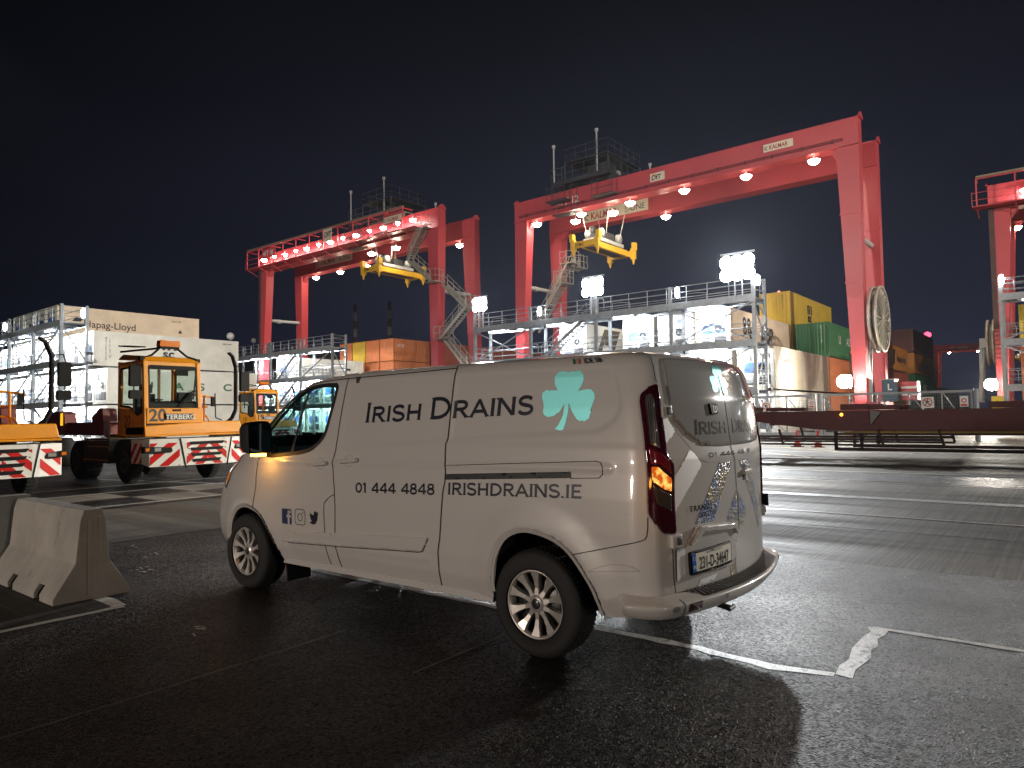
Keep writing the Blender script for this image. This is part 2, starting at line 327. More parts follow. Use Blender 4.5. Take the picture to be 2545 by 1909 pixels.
for bx, by, bn in ((3.36, 7.7, 7), (3.75, 8.45, 5), (3.85, 9.2, 3), (2.6, 5.1, 3), (7.2, -.4, 4), (6.2, 3.9, 4)):
    for k in range(bn):
        px_, py_ = bx+random.uniform(-.13,.13), by+random.uniform(-.16,.16); line('paint_scuff', [(px_, py_), (px_+random.uniform(-.05,.05), py_+random.uniform(.03,.10))], random.uniform(.008,.02), G_PAINT, jit=.006)
mb = MB()
for i, x in enumerate(np.arange(-9.35, 14, 1.32)):
    for r in range(2):
        if (i+r) % 2 == 0: mb.add([(x,14.14+r*1.29,.0060),(x+1.32,14.14+r*1.29,.0060),(x+1.32,15.43+r*1.29,.0060),(x,15.43+r*1.29,.0060)], [(0,1,2,3)])
structure(mb.build('crossing_checks', ground_mat('pale_squares', (.36, .33, .28), 'concrete')))
for y in (0.4, -5.6, -11.6, 12.0): line('slab_joint', [(7.9, y), (60, y)], .035, G_DARK, z=.0022)
for x in (10.1, 22.6, 29.6, 36.0): line('slab_joint', [(x, -50), (x, 9.7)], .03, G_DARK, z=.0030)
# ------------------------------------------------------------------ containers
M_STEEL = mat('galvanised_steel', (.30, .32, .34), .42, .55, .18, 3)
M_BLACK = mat('black_plastic', (.007, .007, .008), .6, 0, .2, spec=.2)
M_DGREY = mat('dark_grey_metal', (.06, .06, .065), .5, .3, .2)
M_INK = mat('black_lettering', (.015, .015, .018), .5, 0, 0)
M_NAVY = mat('navy_lettering', (.012, .016, .035), .4, 0, 0)
M_WHITEP = mat('white_lettering', (.8, .8, .78), .5, 0, 0)
RUST = (.16, .07, .03)
def cmat(name, c, dirt=True): return mat(name, c, .55, 0, .14, .7, .12, 30, dirt=(RUST if dirt else c, 1.3, .66, (1, 1, .28)))
C_WHITE = cmat('reefer_white', (.66, .65, .60)); C_WHITE2 = cmat('reefer_grey_white', (.55, .53, .48)); C_CREAM = cmat('reefer_cream', (.70, .56, .42))
C_YEL = cmat('container_yellow', (.62, .42, .035)); C_GREEN = cmat('container_green', (.035, .16, .06)); C_ORANGE = cmat('container_orange', (.62, .20, .07))
C_RUST = cmat('container_rust_red', (.42, .10, .055)); C_BLUE = cmat('container_blue', (.12, .12, .22)); C_BROWN = cmat('container_brown', (.20, .07, .055)); C_HORG = cmat('container_deep_orange', (.58, .22, .04))
C_DIRTY = mat('reefer_weathered', (.46, .40, .31), .6, 0, .22, .9, .1, 30, dirt=((.20, .16, .09), 1.8, .60, (1.5, 1.5, .2)))
C_DARK = cmat('container_dark', (.05, .06, .07))
def container(x, y, z, Ln, H, cm, label, kind='dry', group='stacked shipping containers', Wd=2.44, detail=True, unit=None):
    """x,y,z = lower corner with the smallest X and Y; long axis along X"""
    t = empty('shipping_container' if kind == 'dry' else 'refrigerated_container', (x, y, z), label, 'container', group)
    mb = MB(); p = .11
    # frame: corner posts, rails
    for a, b in ((0, p), (Ln-p, Ln)):
        for c, d in ((0, p), (Wd-p, Wd)): mb.box(a, b, c, d, 0, H)
    for zz in ((0, .14), (H-.09, H-.002)):
        for c, d in ((.004, .09), (Wd-.09, Wd-.004)): mb.box(p, Ln-p, c, d, *zz)
        for a, b in ((.004, .09), (Ln-.09, Ln-.004)): mb.box(a, b, p, Wd-p, *zz)
    mb.box(p, Ln-p, .09, Wd-.09, H-.06, H-.03); mb.box(p, Ln-p, .09, Wd-.09, .05, .09)
    for a in (-.006, Ln-.16):
        for c in (-.006, Wd-.15):
            for zz in (-.004, H-.114): mb.box(a, a+.166, c, c+.156, zz, zz+.118)
    mb.build('frame', cm, t)
    def corr(n, length, depth, place):
        v = []; f = []; pit = length/n
        prof = []
        for i in range(n): a = i*pit; prof += [(a, 0), (a+.26*pit, 0), (a+.5*pit, depth), (a+.76*pit, depth)]
        prof.append((length, 0))
        for s, d in prof: v += [place(s, d, .14), place(s, d, H-.09)]
        return v, [(2*i, 2*i+2, 2*i+3, 2*i+1) for i in range(len(prof)-1)]
    if kind == 'dry':
        mb = MB(); n = int(Ln/.278)
        mb.add(*corr(n, Ln-2*p, .036, lambda s, d, z_: (p+s, .008+d, z_))); mb.add(*corr(n, Ln-2*p, .036, lambda s, d, z_: (p+s, Wd-.008-d, z_)))
        mb.add(*corr(9, Wd-2*p, .045, lambda s, d, z_: (.01+d, p+s, z_))); mb.add(*corr(9, Wd-2*p, .045, lambda s, d, z_: (Ln-.01-d, p+s, z_)))
        mb.build('corrugated_wall', cm, t)
    else:
        mb = MB(); n = int(Ln/.46)
        for side in (.012, Wd-.012):
            sg = 1 if side < 1 else -1
            v = []; f = []; prof = []; pit = (Ln-2*p)/n
            for i in range(n): a = i*pit; prof += [(a, 0), (a+.9*pit, 0), (a+.93*pit, .010), (a+.97*pit, .010)]
            prof.append((Ln-2*p, 0))
            for s, d in prof: v += [(p+s, side+sg*d, .14), (p+s, side+sg*d, H-.09)]
            mb.add(v, [(2*i, 2*i+2, 2*i+3, 2*i+1) for i in range(len(prof)-1)])
        mb.box(Ln-.05, Ln-.03, p, Wd-p, .14, H-.09)
        mb.build('insulated_wall', cm, t)
        if detail:
            # machinery end (faces -X)
            mb = MB(); mb.box(.035, .16, p+.02, Wd-p-.02, .16, H-.11); e = mb.build('machinery_panel', C_WHITE, t)
            u = unit or mat('reefer_blue', (.05, .14, .45), .45, 0, .2)
            mb = MB(); mb.prism([(.45,1.05),(1.95,1.05),(2.0,1.2),(2.0,1.5),(1.8,1.72),(.62,1.72),(.42,1.5)], 'x', -.01, .034); mb.build('fan_cowl', u, t)
            mb = MB(); mb.lathe([(.30, 0), (.33, -.02), (.33, .02)], (-.014, .85, 1.36), 'x', 24, 0); mb.lathe([(.09, -.012), (.27, -.010)], (-.012, .85, 1.36), 'x', 20, 1); mb.lathe([(0.001, -.03), (.09, -.028), (.09, 0)], (-.012, .85, 1.36), 'x', 16, 0)
            mb.build('fan', [M_STEEL, M_BLACK], t)
            mb = MB(); mb.box(-.012, .034, 1.3, 2.05, .34, .78); mb.build('battery_box', M_STEEL, t); mb = MB(); mb.box(-.01, .034, .4, 1.0, 1.98, 2.25); mb.build('air_hatch', M_STEEL, t); mb = MB(); mb.box(.0, .034, .35, 1.15, .30, .88)
            for k in range(5): mb.box(-.008, .0, .4, 1.1, .36+k*.1, .39+k*.1)
            mb.build('compressor_bay', [M_DGREY, M_STEEL], t)
            mb = MB(); mb.box(-.03, .034, 1.55, 1.95, 1.8, 2.2); mb.build('control_box', M_STEEL, t)
    return t
def side_text(t, s, x, z, size, m, name='lettering', xs=1.0, bold=.01, spacing=1, off=.012):
    """letters on the side facing -Y"""
    mb = MB(); put2d(mb, text2d(s, size, bold=bold, spacing=spacing, xs=xs), (x, -off, z), (1,0,0), (0,0,1), .001); return mb.build(name, m, t)
def end_text(t, s, y, z, size, m, vertical=True, off=.012):
    mb = MB()
    if vertical:
        for i, ch in enumerate(s): put2d(mb, text2d(ch, size, 'CENTER', .01), (-off, y, z-i*size*.92), (0,-1,0), (0,0,1), .001)
    else: put2d(mb, text2d(s, size, 'CENTER', .01), (-off, y, z), (0,-1,0), (0,0,1), .001)
    return mb.build('lettering', m, t)
def side_vtext(t, s, x, z, size, m):
    mb = MB()
    for i, ch in enumerate(s): put2d(mb, text2d(ch, size, 'CENTER', .01), (x, -.012, z-i*size*.95), (1,0,0), (0,0,1), .001)
    return mb.build('lettering', m, t)
ORD = ['first','second','third','fourth','fifth','sixth','seventh','eighth','ninth','tenth','eleventh','twelfth']
LV = ['ground level','second level','third level','top level']
# ---- right block, row faces at X 44.5
ZR = [.22, 3.03, 5.77, 8.50]; HR = 2.68
XR = 44.5; LR = 12.19
rng = random.Random(3)
def row_y(k): return 14.45 + k*2.78
used = {(0,1),(0,0),(1,2)}
c = container(XR, row_y(0), ZR[1], LR, HR, C_DIRTY, 'weathered pale container with blue fan unit above the gate, lamp pool on its long side', 'reefer')
side_text(c, 'CRONOS', 1.75, 1.75, .36, mat('faded_blue_lettering', (.18, .19, .30), .6, 0, 0), xs=1.0)
mb = MB(); put2d(mb, ring2d((0,0), .16, .24, 16, R(40), R(320)), (1.25, -.012, 1.8), (1,0,0), (0,0,1), .001)
for a in range(6): put2d(mb, poly2d([(.3*math.cos(a)+.0, .3*math.sin(a)), (.42*math.cos(a+.2), .42*math.sin(a+.2)), (.42*math.cos(a-.2), .42*math.sin(a-.2))]), (1.25,-.012,1.8), (1,0,0), (0,0,1), .001)
mb.build('emblem', mat('faded_blue_lettering', (.2,.2,.3)), c)
c = container(XR, row_y(0), ZR[0], LR, HR, C_WHITE2, 'pale container at ground level right behind the gate, large grey letters low down', 'reefer')
side_text(c, 'CAIU', 2.6, 1.05, 1.05, mat('grey_lettering', (.33, .33, .33), .6, 0, 0), xs=1.6)
c = container(XR, row_y(1), ZR[2], LR, HR, C_CREAM, 'beige refrigerated container with big dark letters under the yellow container, third level', 'reefer')
side_text(c, 'SKIP', 5.75, 1.0, 1.32, M_NAVY, xs=1.0, bold=.03)
mb = MB()
for (a, b) in ((2.45, 1.95), (3.25, 1.95), (2.5, 1.35), (3.35, 1.4), (3.7,1.1)): put2d(mb, ring2d((a, b), .12, .34, 14), (0,-.012,0), (1,0,0), (0,0,1), .001)
mb.build('emblem', M_NAVY, c)
for lv in range(3):
    for k in range(8):
        if (k, lv) in used or (lv == 2 and k in (0, 4, 6, 7)) or (lv == 1 and k == 7): continue
        c = container(XR, row_y(k), ZR[lv], LR if k < 3 else 12.1, HR, rng.choice([C_WHITE, C_WHITE2, C_WHITE]), f'white refrigerated container in {ORD[k]} row from the gate, {LV[lv]} of the right block', 'reefer', unit=rng.choice([M_WHITEP, mat('reefer_blue', (.05,.14,.45), .45, 0, .2), M_STEEL]))
        if (k, lv) == (5, 2):
            mb = MB(); put2d(mb, poly2d([(1.2,.15),(2.6,2.45),(5.0,2.45),(3.7,.15),(3.0,.15),(3.3,1.2),(2.4,1.2),(2.0,.15)]), (0,-.012,0), (1,0,0), (0,0,1), .001); mb.build('emblem', mat('brown_lettering', (.09,.07,.05)), c)
# second bay of the right block
X2 = 57.1
c = container(X2, row_y(1), ZR[3], LR, HR, C_YEL, 'bright yellow container standing highest in the right block')
mb = MB()
def m_glyph(mb, x, z, s, h):
    put2d(mb, poly2d([(0,0),(.22,0),(.22,.75),(0,.75)]), (x,-.012,z), (s,0,0), (0,0,h), .001)
    for k in (0, 1):
        put2d(mb, poly2d([(.36+k*.44,0),(.58+k*.44,0),(.58+k*.44,.5),(.36+k*.44,.5)]), (x,-.012,z), (s,0,0), (0,0,h), .001)
        put2d(mb, ring2d((.36+k*.44,.5), .0 if False else .14, .22+.0, 12, 0, math.pi, sx=1, sy=1.2), (x,-.012,z), (s,0,0), (0,0,h), .001)
m_glyph(mb, 4.6, 1.30, 1.3, 1.0); put2d(mb, text2d('sc', 1.0, bold=.03), (4.62,-.012,.68), (1.35,0,0), (0,0,1.0), .001)
mb.build('lettering', M_INK, c)
side_vtext(c, 'MEDITERRANEAN', .5, 2.35, .16, M_INK); end_text(c, 'MEDU3204', .62, 2.3, .16, M_INK)
c = container(X2, row_y(1), ZR[2], LR, HR, C_YEL, 'yellow container directly beneath the highest yellow one'); side_vtext(c, 'SHIPPING CO', .55, 2.2, .18, M_INK)
c = container(X2, row_y(0)-.02, ZR[2], LR, HR, C_GREEN, 'green container with white letter behind the crane leg')
side_text(c, 'U', 2.8, 1.15, .95, M_WHITEP, bold=.02); side_text(c, 'ASC', 5.2, 1.15, .95, M_WHITEP); end_text(c, 'UACU35187', .55, 2.3, .17, M_WHITEP)
container(X2, row_y(0), ZR[1], LR, HR, C_ORANGE, 'faded orange container below the green one')
container(X2, row_y(0), ZR[0], LR, HR, C_ORANGE, 'faded orange container at ground level below the other orange one')
container(X2, row_y(2), ZR[2], LR, HR, C_RUST, 'rust red container glimpsed behind the yellow containers, inner side'); container(X2, row_y(3), ZR[2], LR, HR, C_BROWN, 'brown container beyond the refrigerated row, third level')
container(X2, row_y(4), ZR[2]+.3, LR, HR, C_BROWN, 'dark red container behind the gap in the white refrigerated row')
# third bay
c = container(70.0, 14.5, ZR[2], 9.9, 2.6, C_BLUE, 'violet blue container right of the cable reel')
c = container(80.3, 14.5, ZR[2], 10.1, 2.6, C_HORG, 'bright orange container with dark logo right of the violet blue one')
side_text(c, 'Hapag-Lloyd', 3.6, 1.0, 1.0, M_NAVY, bold=.02); mb = MB(); put2d(mb, poly2d([(1.3,.6),(2.4,.6),(2.9,2.2),(1.8,2.2)]), (0,-.012,0), (1,0,0), (0,0,1), .001); mb.build('emblem', M_NAVY, c)
container(70.0, 14.5, ZR[1], 9.9, 2.6, C_BROWN, 'brown container under the violet blue one'); c = container(80.3, 14.5, ZR[1], 10.1, 2.6, C_RUST, 'reddish container under the orange one with dark logo')
side_text(c, 'CAI', .8, 1.9, .5, M_WHITEP)
container(70.0, 14.5, ZR[0], 9.9, 2.6, C_RUST, 'red brown container at ground level behind the reel stand'); container(80.3, 14.5, ZR[0], 10.1, 2.6, C_HORG, 'orange container at ground level seen over the trailer')
for i, (zz, hh, cm, lb) in enumerate([(9.0, 2.9, C_BROWN, 'dark brown container topping the far stack by the red beacon'), (6.2, 2.65, C_HORG, 'orange container in the middle of the far stack'), (3.4, 2.7, C_GREEN, 'dark green container low in the far stack'), (.3, 2.9, C_DARK, 'dark container at the bottom of the far stack')]):
    c = container(101.5, 15.6, zz, 16.5, hh, cm, lb)
    if i == 1: side_text(c, 'Hapag-Lloyd', 5.5, .9, 1.1, M_NAVY, bold=.02)
    if i == 2: side_text(c, 'UASC', 5.8, .6, 1.3, M_WHITEP)
for i in range(5):
    container(140+i*13, 20-i*.4, .2, 12.2, 2.7, C_DARK, f'very dark container far off, {ORD[i]} beyond the far stack'); 
    if i < 3: container(140+i*13, 20-i*.4, 3.0, 12.2, 2.7, C_DARK, f'very dark upper container far off, {ORD[i]} beyond the far stack')
# white containers behind the right-hand gate post
c = container(52, -1.2, .22, 12.19, 2.6, C_WHITE, 'white container behind the yellow notice at the far right', 'reefer', detail=False)
side_text(c, 'Maersk Line', 3.0, .8, .6, M_NAVY)
# ---- middle block (behind the second tower)
ZM = [.22, 3.03, 5.85]
for lv in range(2):
    for k in range(6):
        c = container(44.3, 55.3+k*2.78, ZM[lv], LR, HR, rng.choice([C_WHITE, C_WHITE2]), f'white refrigerated container in {ORD[k]} row from the right, {LV[lv]} of the middle block', 'reefer')
for k in (4,):
    c = container(44.3, 55.3+k*2.78, ZM[2]-.05, 10.2, 2.62, C_WHITE, f'white refrigerated container in {ORD[k]} row from the right, third level of the middle block', 'reefer'); side_text(c, 'aensua', 1.6, .95, 1.35, mat('grey_lettering', (.33,.33,.33)), xs=1.25)
# ---- orange and yellow stack far behind, between the crane legs
seq = [(56.6, 63.4, 'first', C_ORANGE), (56.6, 66.0, 'second', C_ORANGE), (56.6, 68.6, 'third', C_YEL), (56.6, 71.2, 'fourth', C_ORANGE)]
for lv in range(4):
    for x, y, nm, cm in seq:
        if lv < 2 and y > 66.5: continue
        if lv == 2 and cm is C_YEL: cm = C_ORANGE
        c = container(x, y, .25+lv*2.75, 6.06 if lv > 1 else 12.19, 2.68, cm, f'{"yellow" if cm is C_YEL else "orange"} container in {nm} row of the distant orange stack, {LV[lv]}')
        if lv == 3 and y < 64: side_text(c, 'ATUE', .5, 1.7, .5, M_WHITEP); end_text(c, 'TRHU2', 1.6, 2.2, .2, M_WHITEP)
for i in range(4):
    container(63.2+i*6.3, 63.4, 8.5, 6.06, 2.68, C_RUST, f'rust red container {ORD[i]} behind the orange stack corner, seen through the crane legs'); container(63.2+i*6.3, 63.4, 5.75, 6.06, 2.68, C_ORANGE, f'orange container {ORD[i]} behind the stack corner, below the rust red one')
# ---- left block
XL = 21.25; ZL = [.22, 2.95, 5.88, 8.62]; HL = 2.62
rows = [54.5, 57.0, 59.6, 62.0, 64.4, 66.95, 69.7, 72.5, 75.3, 78.1]
for lv in range(4):
    for k, y in enumerate(rows):
        if lv == 3 and (k < 4 or k > 7): continue
        if lv == 2 and k < 1: continue
        cm = rng.choice([C_WHITE, C_WHITE2]); lab = f'white refrigerated container in {ORD[k]} row from the right, {LV[lv]} of the left block'
        if (k, lv) == (4, 3): cm = C_CREAM; lab = 'cream refrigerated container at the top left with black name on its long side'
        if (k, lv) == (1, 2): cm = C_WHITE2; lab = 'grey white container with two columns of small upright letters, left block'
        if (k, lv) == (0, 1): cm = C_WHITE2; lab = 'grey white container with widely spaced green letters behind the yellow tractor'
        c = container(XL, y, ZL[lv], 11.9 if (k, lv) != (1, 2) else 11.65, HL, cm, lab, 'reefer', unit=rng.choice([None, M_WHITEP, M_STEEL]))
        if (k, lv) == (4, 3):
            side_text(c, 'Hapag-Lloyd', 1.95, 1.0, .84, M_INK, bold=.004); mb = MB(); put2d(mb, poly2d([(1.1,1.42),(1.75,1.42),(1.95,1.72),(1.35,1.72)]), (0,-.012,0), (1,0,0), (0,0,1), .001); mb.build('emblem', M_NAVY, c)
            side_text(c, 'HLXU 670', 9.3, 2.1, .2, M_INK); mb = MB(); put2d(mb, poly2d([(9.9,1.1),(10.3,1.1),(10.1,1.45)]), (0,-.012,0), (1,0,0), (0,0,1), .001); mb.build('warning_triangle', M_INK, c)
        if (k, lv) == (1, 2):
            side_vtext(c, 'MEDITERRANEAN', .86, 2.08, .142, M_INK); side_vtext(c, 'SHIPPING CO', 1.13, 1.95, .142, M_INK)
            mb = MB(); m_glyph(mb, 5.05, 1.45, 1.15, .95); put2d(mb, text2d('sc', .95, bold=.03), (5.1,-.012,.85), (1.2,0,0), (0,0,1), .001); mb.build('lettering', M_INK, c)
            side_text(c, 'MEDU 9047', 10.2, 2.25, .16, M_INK)
        if (k, lv) == (0, 1):
            for i, ch in enumerate('UASC'): side_text(c, ch, (2.5, 4.85, 6.8, 8.85)[i], 1.08, .80, mat('green_lettering', (.04, .13, .07), .5, 0, 0), xs=1.35, bold=.03)
            side_text(c, 'REEFER', 6.0, .9, .22, M_INK)
# ------------------------------------------------------------------ reefer access towers
TUBE = glow('lamp_tube_light', (.92, .97, 1.0), 14)
TUBE2 = glow('lamp_bulb_light', (.95, .98, 1.0), 60)
FLOODM = glow('flood_glass_light', (.97, .98, 1.0), 60)
def rail(mb, a, b, z, step=1.4, rails=(1.15, .78, .42), r=.028):
    a, b = Vector(a), Vector(b); n = max(1, round((b-a).length/step))
    for h in rails: mb.tube((a.x,a.y,z+h), (b.x,b.y,z+h), r, 6)
    for i in range(n+1):
        p = a+(b-a)*i/n; mb.tube((p.x,p.y,z), (p.x,p.y,z+1.15), r, 6)
def stairs(mb, a, b, wd, n=14, across=(1,0,0), rails=True):
    """straight flight from a (low) to b (high); a,b are at one side, the other side is offset by across*wd"""
    a, b, c = Vector(a), Vector(b), Vector(across)*wd
    for o in (Vector((0,0,0)), c):
        mb.beam(a+o, b+o, .05, .24)
        if rails:
            for h in (.95, .5): mb.tube(a+o+Vector((0,0,h)), b+o+Vector((0,0,h)), .025, 6)
            for k in range(0, 5): p = a+(b-a)*k/4+o; mb.tube(p, p+Vector((0,0,.95)), .022, 6)
    d = (b-a); hd = Vector((d.x, d.y, 0)).normalized()*.13
    for k in range(1, n):
        p = a+d*k/n; q = p+c; mb.add([p-hd, p+hd, q+hd, q-hd, p-hd+Vector((0,0,-.03)), p+hd+Vector((0,0,-.03)), q+hd+Vector((0,0,-.03)), q-hd+Vector((0,0,-.03))], [(0,1,2,3),(7,6,5,4),(0,4,5,1),(1,5,6,2),(2,6,7,3),(3,7,4,0)])
def tower(label, X0, X1, ys, zs, stair_bay=None, braces=(), seed=1):
    t = empty('reefer_access_tower', (0,0,0), label, 'access tower', 'galvanised access towers in front of the refrigerated containers')
    y0, y1 = ys[0], ys[-1]; top = zs[-1]+1.28
    for i, y in enumerate(ys):
        mb = MB(); mb.box(X0-.10, X0+.10, y-.10, y+.10, 0, top if i % 2 == 0 or i == len(ys)-1 else zs[-1]+1.2)
        for z in zs: mb.box(X0-.16, X0+.16, y-.16, y+.16, z-.34, z-.30)
        mb.build('post', M_STEEL, t)
        mb = MB(); mb.box(X1-.09, X1+.09, y-.09, y+.09, 0, top if i == 0 else zs[-1]); mb.build('post', M_STEEL, t)
    for li, z in enumerate(zs):
        mb = MB()
        mb.box(X0+.10, X1-.09, y0, y1, z-.05, z)                                   # grating
        for x in (X0+.05, X1-.05):
            mb.box(x-.04, x+.04, y0+.10, y1-.10, z-.28, z-.052); 
        mb.box(X0-.13, X0-.10, y0-.1, y1+.1, z-.30, z+.14)                          # fascia and toe board
        for k, y in enumerate(np.arange(y0+.9, y1, 1.35)): mb.box(X0+.09, X1-.09, y-.05, y+.05, z-.22, z-.052)
        mb.build('deck', M_STEEL, t)
        mb = MB(); rail(mb, (X0-.08, y0+.1), (X0-.08, y1-.1), z); rail(mb, (X0+.1, y0-.05), (X1-.1, y0-.05), z, 1.0); rail(mb, (X0+.1, y1+.05), (X1-.1, y1+.05), z, 1.0)
        for a, b in zip(ys, ys[1:]):                                                # gate hoops beside each container
            yy = b-.75
            mb.path([(X0-.12,yy,z+.3),(X0-.12,yy,z+.95),(X0-.12,yy+.1,z+1.05),(X0-.12,yy+.5,z+1.05),(X0-.12,yy+.6,z+.95),(X0-.12,yy+.6,z+.3)], .025, 6)
            if li == len(zs)-1: mb.path([(X1-.15,yy-1,z),(X1-.15,yy-1,z+.85),(X1-.15,yy-.4,z+.95),(X1-.15,yy+.4,z+.95),(X1-.15,yy+.5,z)], .025, 6)
        mb.tube((X1-.1, y0, z+1.1), (X1-.1, y1, z+1.1), .024, 6); mb.tube((X1-.1, y0, z+.6), (X1-.1, y1, z+.6), .024, 6)
        mb.build('railing', M_STEEL, t)
        for a, b in zip(ys, ys[1:]):
            m_ = (a+b)/2+.9; mb = MB(); mb.box(X0+.35, X0+.50, m_-.75, m_+.75, z-.37, z-.27); mb.build('lamp_tube', TUBE, t)
            if X0 < 50: lamp('AREA', 'tube_beam', (X0+.52, m_, z-.40), 700, COOL, (X0+2.3, m_-.4, z-1.9), (1.5, .12))
    for (i, j, k) in braces:                                                        # bay, level, kind
        a, b = ys[i], ys[i+1]; zl = (0 if j == 0 else zs[j-1]); zh = zs[j]-.3
        mb = MB()
        if k in ('x', '/'): mb.beam((X0-.02, a+.1, zh), (X0-.02, b-.1, zl+.05), .09); mb.build('brace', M_STEEL, t); mb = MB()
        if k in ('x', chr(92)): mb.beam((X0+.08, a+.1, zl+.05), (X0+.08, b-.1, zh), .09); mb.build('brace', M_STEEL, t)
    for j, z in enumerate(zs):                                                      # end frame
        mb = MB(); zl = 0 if j == 0 else zs[j-1]
        mb.beam((X0, ys[0]+.02, zl+.1 if j % 2 else z-.3), (X1, ys[0]+.02, z-.3 if j % 2 else zl+.1), .08)
        mb.beam((X0+.8 if j==len(zs)-1 else X0, y0+.05, z-.3), (X1, y0+.05, z-1.0), .06)
        mb.build('end_brace', M_STEEL, t)
    if stair_bay is not None:
        for j in range(len(zs)):
            zl = 0 if j == 0 else zs[j-1]; a, b = ys[stair_bay], ys[stair_bay+1]
            mb = MB(); stairs(mb, (X0+.25, b-.8, zl), (X0+.25, a+.9, zs[j]), .8, 14); mb.build('staircase', M_STEEL, t)
    # junction boxes on the end post
    for z in zs[:2]+[zs[-1]]: 
        mb = MB(); mb.box(X1-.1, X1+.35, y0-.28, y0-.10, z-.1 if z != zs[-1] else z-2.3, z+.1 if z != zs[-1] else z-2.1); mb.build('cable_bracket', M_DGREY, t)
    mb = MB(); mb.box(X0-.22, X0-.13, ys[len(ys)//2]-.35, ys[len(ys)//2]+.35, zs[-1]+.1, zs[-1]+1.1); mb.build('switch_cabinet', M_STEEL, t)
    return t
BS = chr(92)
tower('grey steel access tower on the right, its top railing carrying three dazzling floodlights', 42.0, 43.9, [14.8, 20.25, 25.95, 31.7, 37.3], [2.98, 5.85, 8.60], 2, [(0,2,'x'),(3,2,'x'),(0,1,'/'),(3,1,'x'),(1,0,'x'),(0,0,'/')])
tower('grey steel access tower between the van roof and the left crane', 42.0, 43.6, [55.8, 61.0, 66.4, 71.8, 77.2], [2.95, 5.75, 8.60], 1, [(0,2,'/'),(0,1,'/'),(3,1,'x'),(2,0,'x')])
tower('grey steel access tower at the left edge wrapped round the white containers', 18.8, 20.45, [56.1, 61.7, 67.3, 73.0, 78.7], [3.0, 5.95, 8.85], None, [(0,2,'x'),(0,1,'x'),(1,2,BS),(1,1,'/'),(2,2,'/'),(2,1,'/'),(0,0,'x'),(1,0,BS)])
tower('grey steel access tower cut by the right edge of the picture', 56.0, 57.8, [3.45, -2.1, -7.7, -13.2][::-1], [2.98, 5.95, 8.95], None, [(2,2,'/'),(2,1,BS),(1,1,'x')])
# containers seen through the right edge tower
for lv in range(3):
    container(58.3, .2, [.22,3.03,5.9][lv], 12.19, 2.65, [C_ORANGE, C_ORANGE, C_YEL][lv], f'{["orange","orange","yellow"][lv]} container behind the tower at the right edge, {LV[lv]}')
# back rows on the left tower's side bay
mb = MB(); 
def flood(x, y, z, label, aim=(-1, -.15, -.25), s=1.0, group='floodlight clusters on the access towers', pole=2.0):
    t = empty('floodlight_cluster', (x, y, z-pole), label, 'floodlight', group)
    mb = MB()
    for dy in (-.22, .22): mb.tube((0, dy, 0), (0, dy, pole+.5), .05, 8)
    mb.box(-.06, .06, -.75*s, .75*s, pole+.0, pole+.08); mb.box(-.06, .06, -.75*s, .75*s, pole+.62*s, pole+.70*s)
    mb.build('mast', M_STEEL, t)
    for i in range(3):
        for j in range(2):
            yy = (-.48+.48*i)*s; zz = pole+(-.28+.56*j)*s; mb = MB()
            mb.box(-.14, .05, yy-.21*s, yy+.21*s, zz-.23*s, zz+.23*s); h = mb.build('lamp_head', M_DGREY, t)
            mb = MB(); mb.lathe([(.001, -.30), (.18*s, -.28), (.29*s, -.142)], (0, yy, zz), 'x', 20); mb.build('lamp_glass', FLOODM, h)
    return t
flood(41.7, 15.6, 10.35, 'dazzling floodlight cluster at the right end of the right tower', s=1.4, pole=1.75)
flood(41.7, 25.9, 10.5, 'dazzling floodlight cluster at the middle of the right tower', s=1.15, pole=1.9)
flood(41.7, 36.4, 10.45, 'floodlight cluster at the left end of the right tower, next to the red leg', s=.95, pole=1.8)
for (x, y, z, lb) in [(41.65, 19.6, 9.35, 'small bright bulkhead lamp on the railing, near the right end of the right tower'), (41.65, 30.6, 9.3, 'small bright bulkhead lamp on the railing in front of the red crane legs'), (41.9, 14.5, 9.5, 'slim bright lamp at the very end of the right tower railing'), (20.3, 56.4, 9.6, 'slim bright lamp on the top corner railing of the left tower'), (18.6, 67.6, 9.5, 'bright lamp on the top railing of the left tower, left of the corner lamp'), (55.7, 3.35, 10.0, 'slim bright lamp on the tower at the right edge')]:
    t = empty('bulkhead_lamp', (x, y, z), lb, 'lamp', 'bulkhead lamps on tower railings'); mb = MB(); mb.lathe([(.001,-.34),(.11,-.26),(.15,0),(.11,.26),(.001,.34)], (0,0,0), 'z', 14); mb.build('lens', TUBE2, t); mb = MB(); mb.box(.1, .2, -.12, .12, -.3, .3); mb.build('bracket', M_STEEL, t)
# ------------------------------------------------------------------ rubber tyred gantry cranes
M_RED = mat('crane_red', (.52, .066, .078), .42, 0, .10, .35, .05, 12, dirt=((.22, .04, .03), .8, .68, (1,1,.4)))
M_YEL = mat('spreader_yellow', (.80, .46, .03), .45, 0, .12, 2)
M_GREY = mat('light_grey_paint', (.45, .46, .45), .5, 0, .12, 2)
M_SIGN = mat('cream_sign', (.74, .66, .52), .5, 0, .04)
M_REDINK = mat('red_lettering', (.42, .03, .03), .5, 0, 0)
LW = glow('warm_lamp_light', (1.0, .87, .66), 120); LC = glow('cool_lamp_light', (1.0, .94, .86), 110)
M_ROPE = mat('wire_rope', (.50, .47, .42), .5, .2, 0)
def gx_text(t, parent, y, z, s, size, m, x, xs=1.0, bold=.01, name='lettering', slant=0):
    """letters on a face looking to -X; reading direction is -Y"""
    v, f = text2d(s, size, bold=bold, xs=xs); v = [(a+b*slant, b) for a, b in v]
    mb = MB(); put2d(mb, (v, f), (x, y, z), (0,-1,0), (0,0,1), .004); return mb.build(name, m, parent)
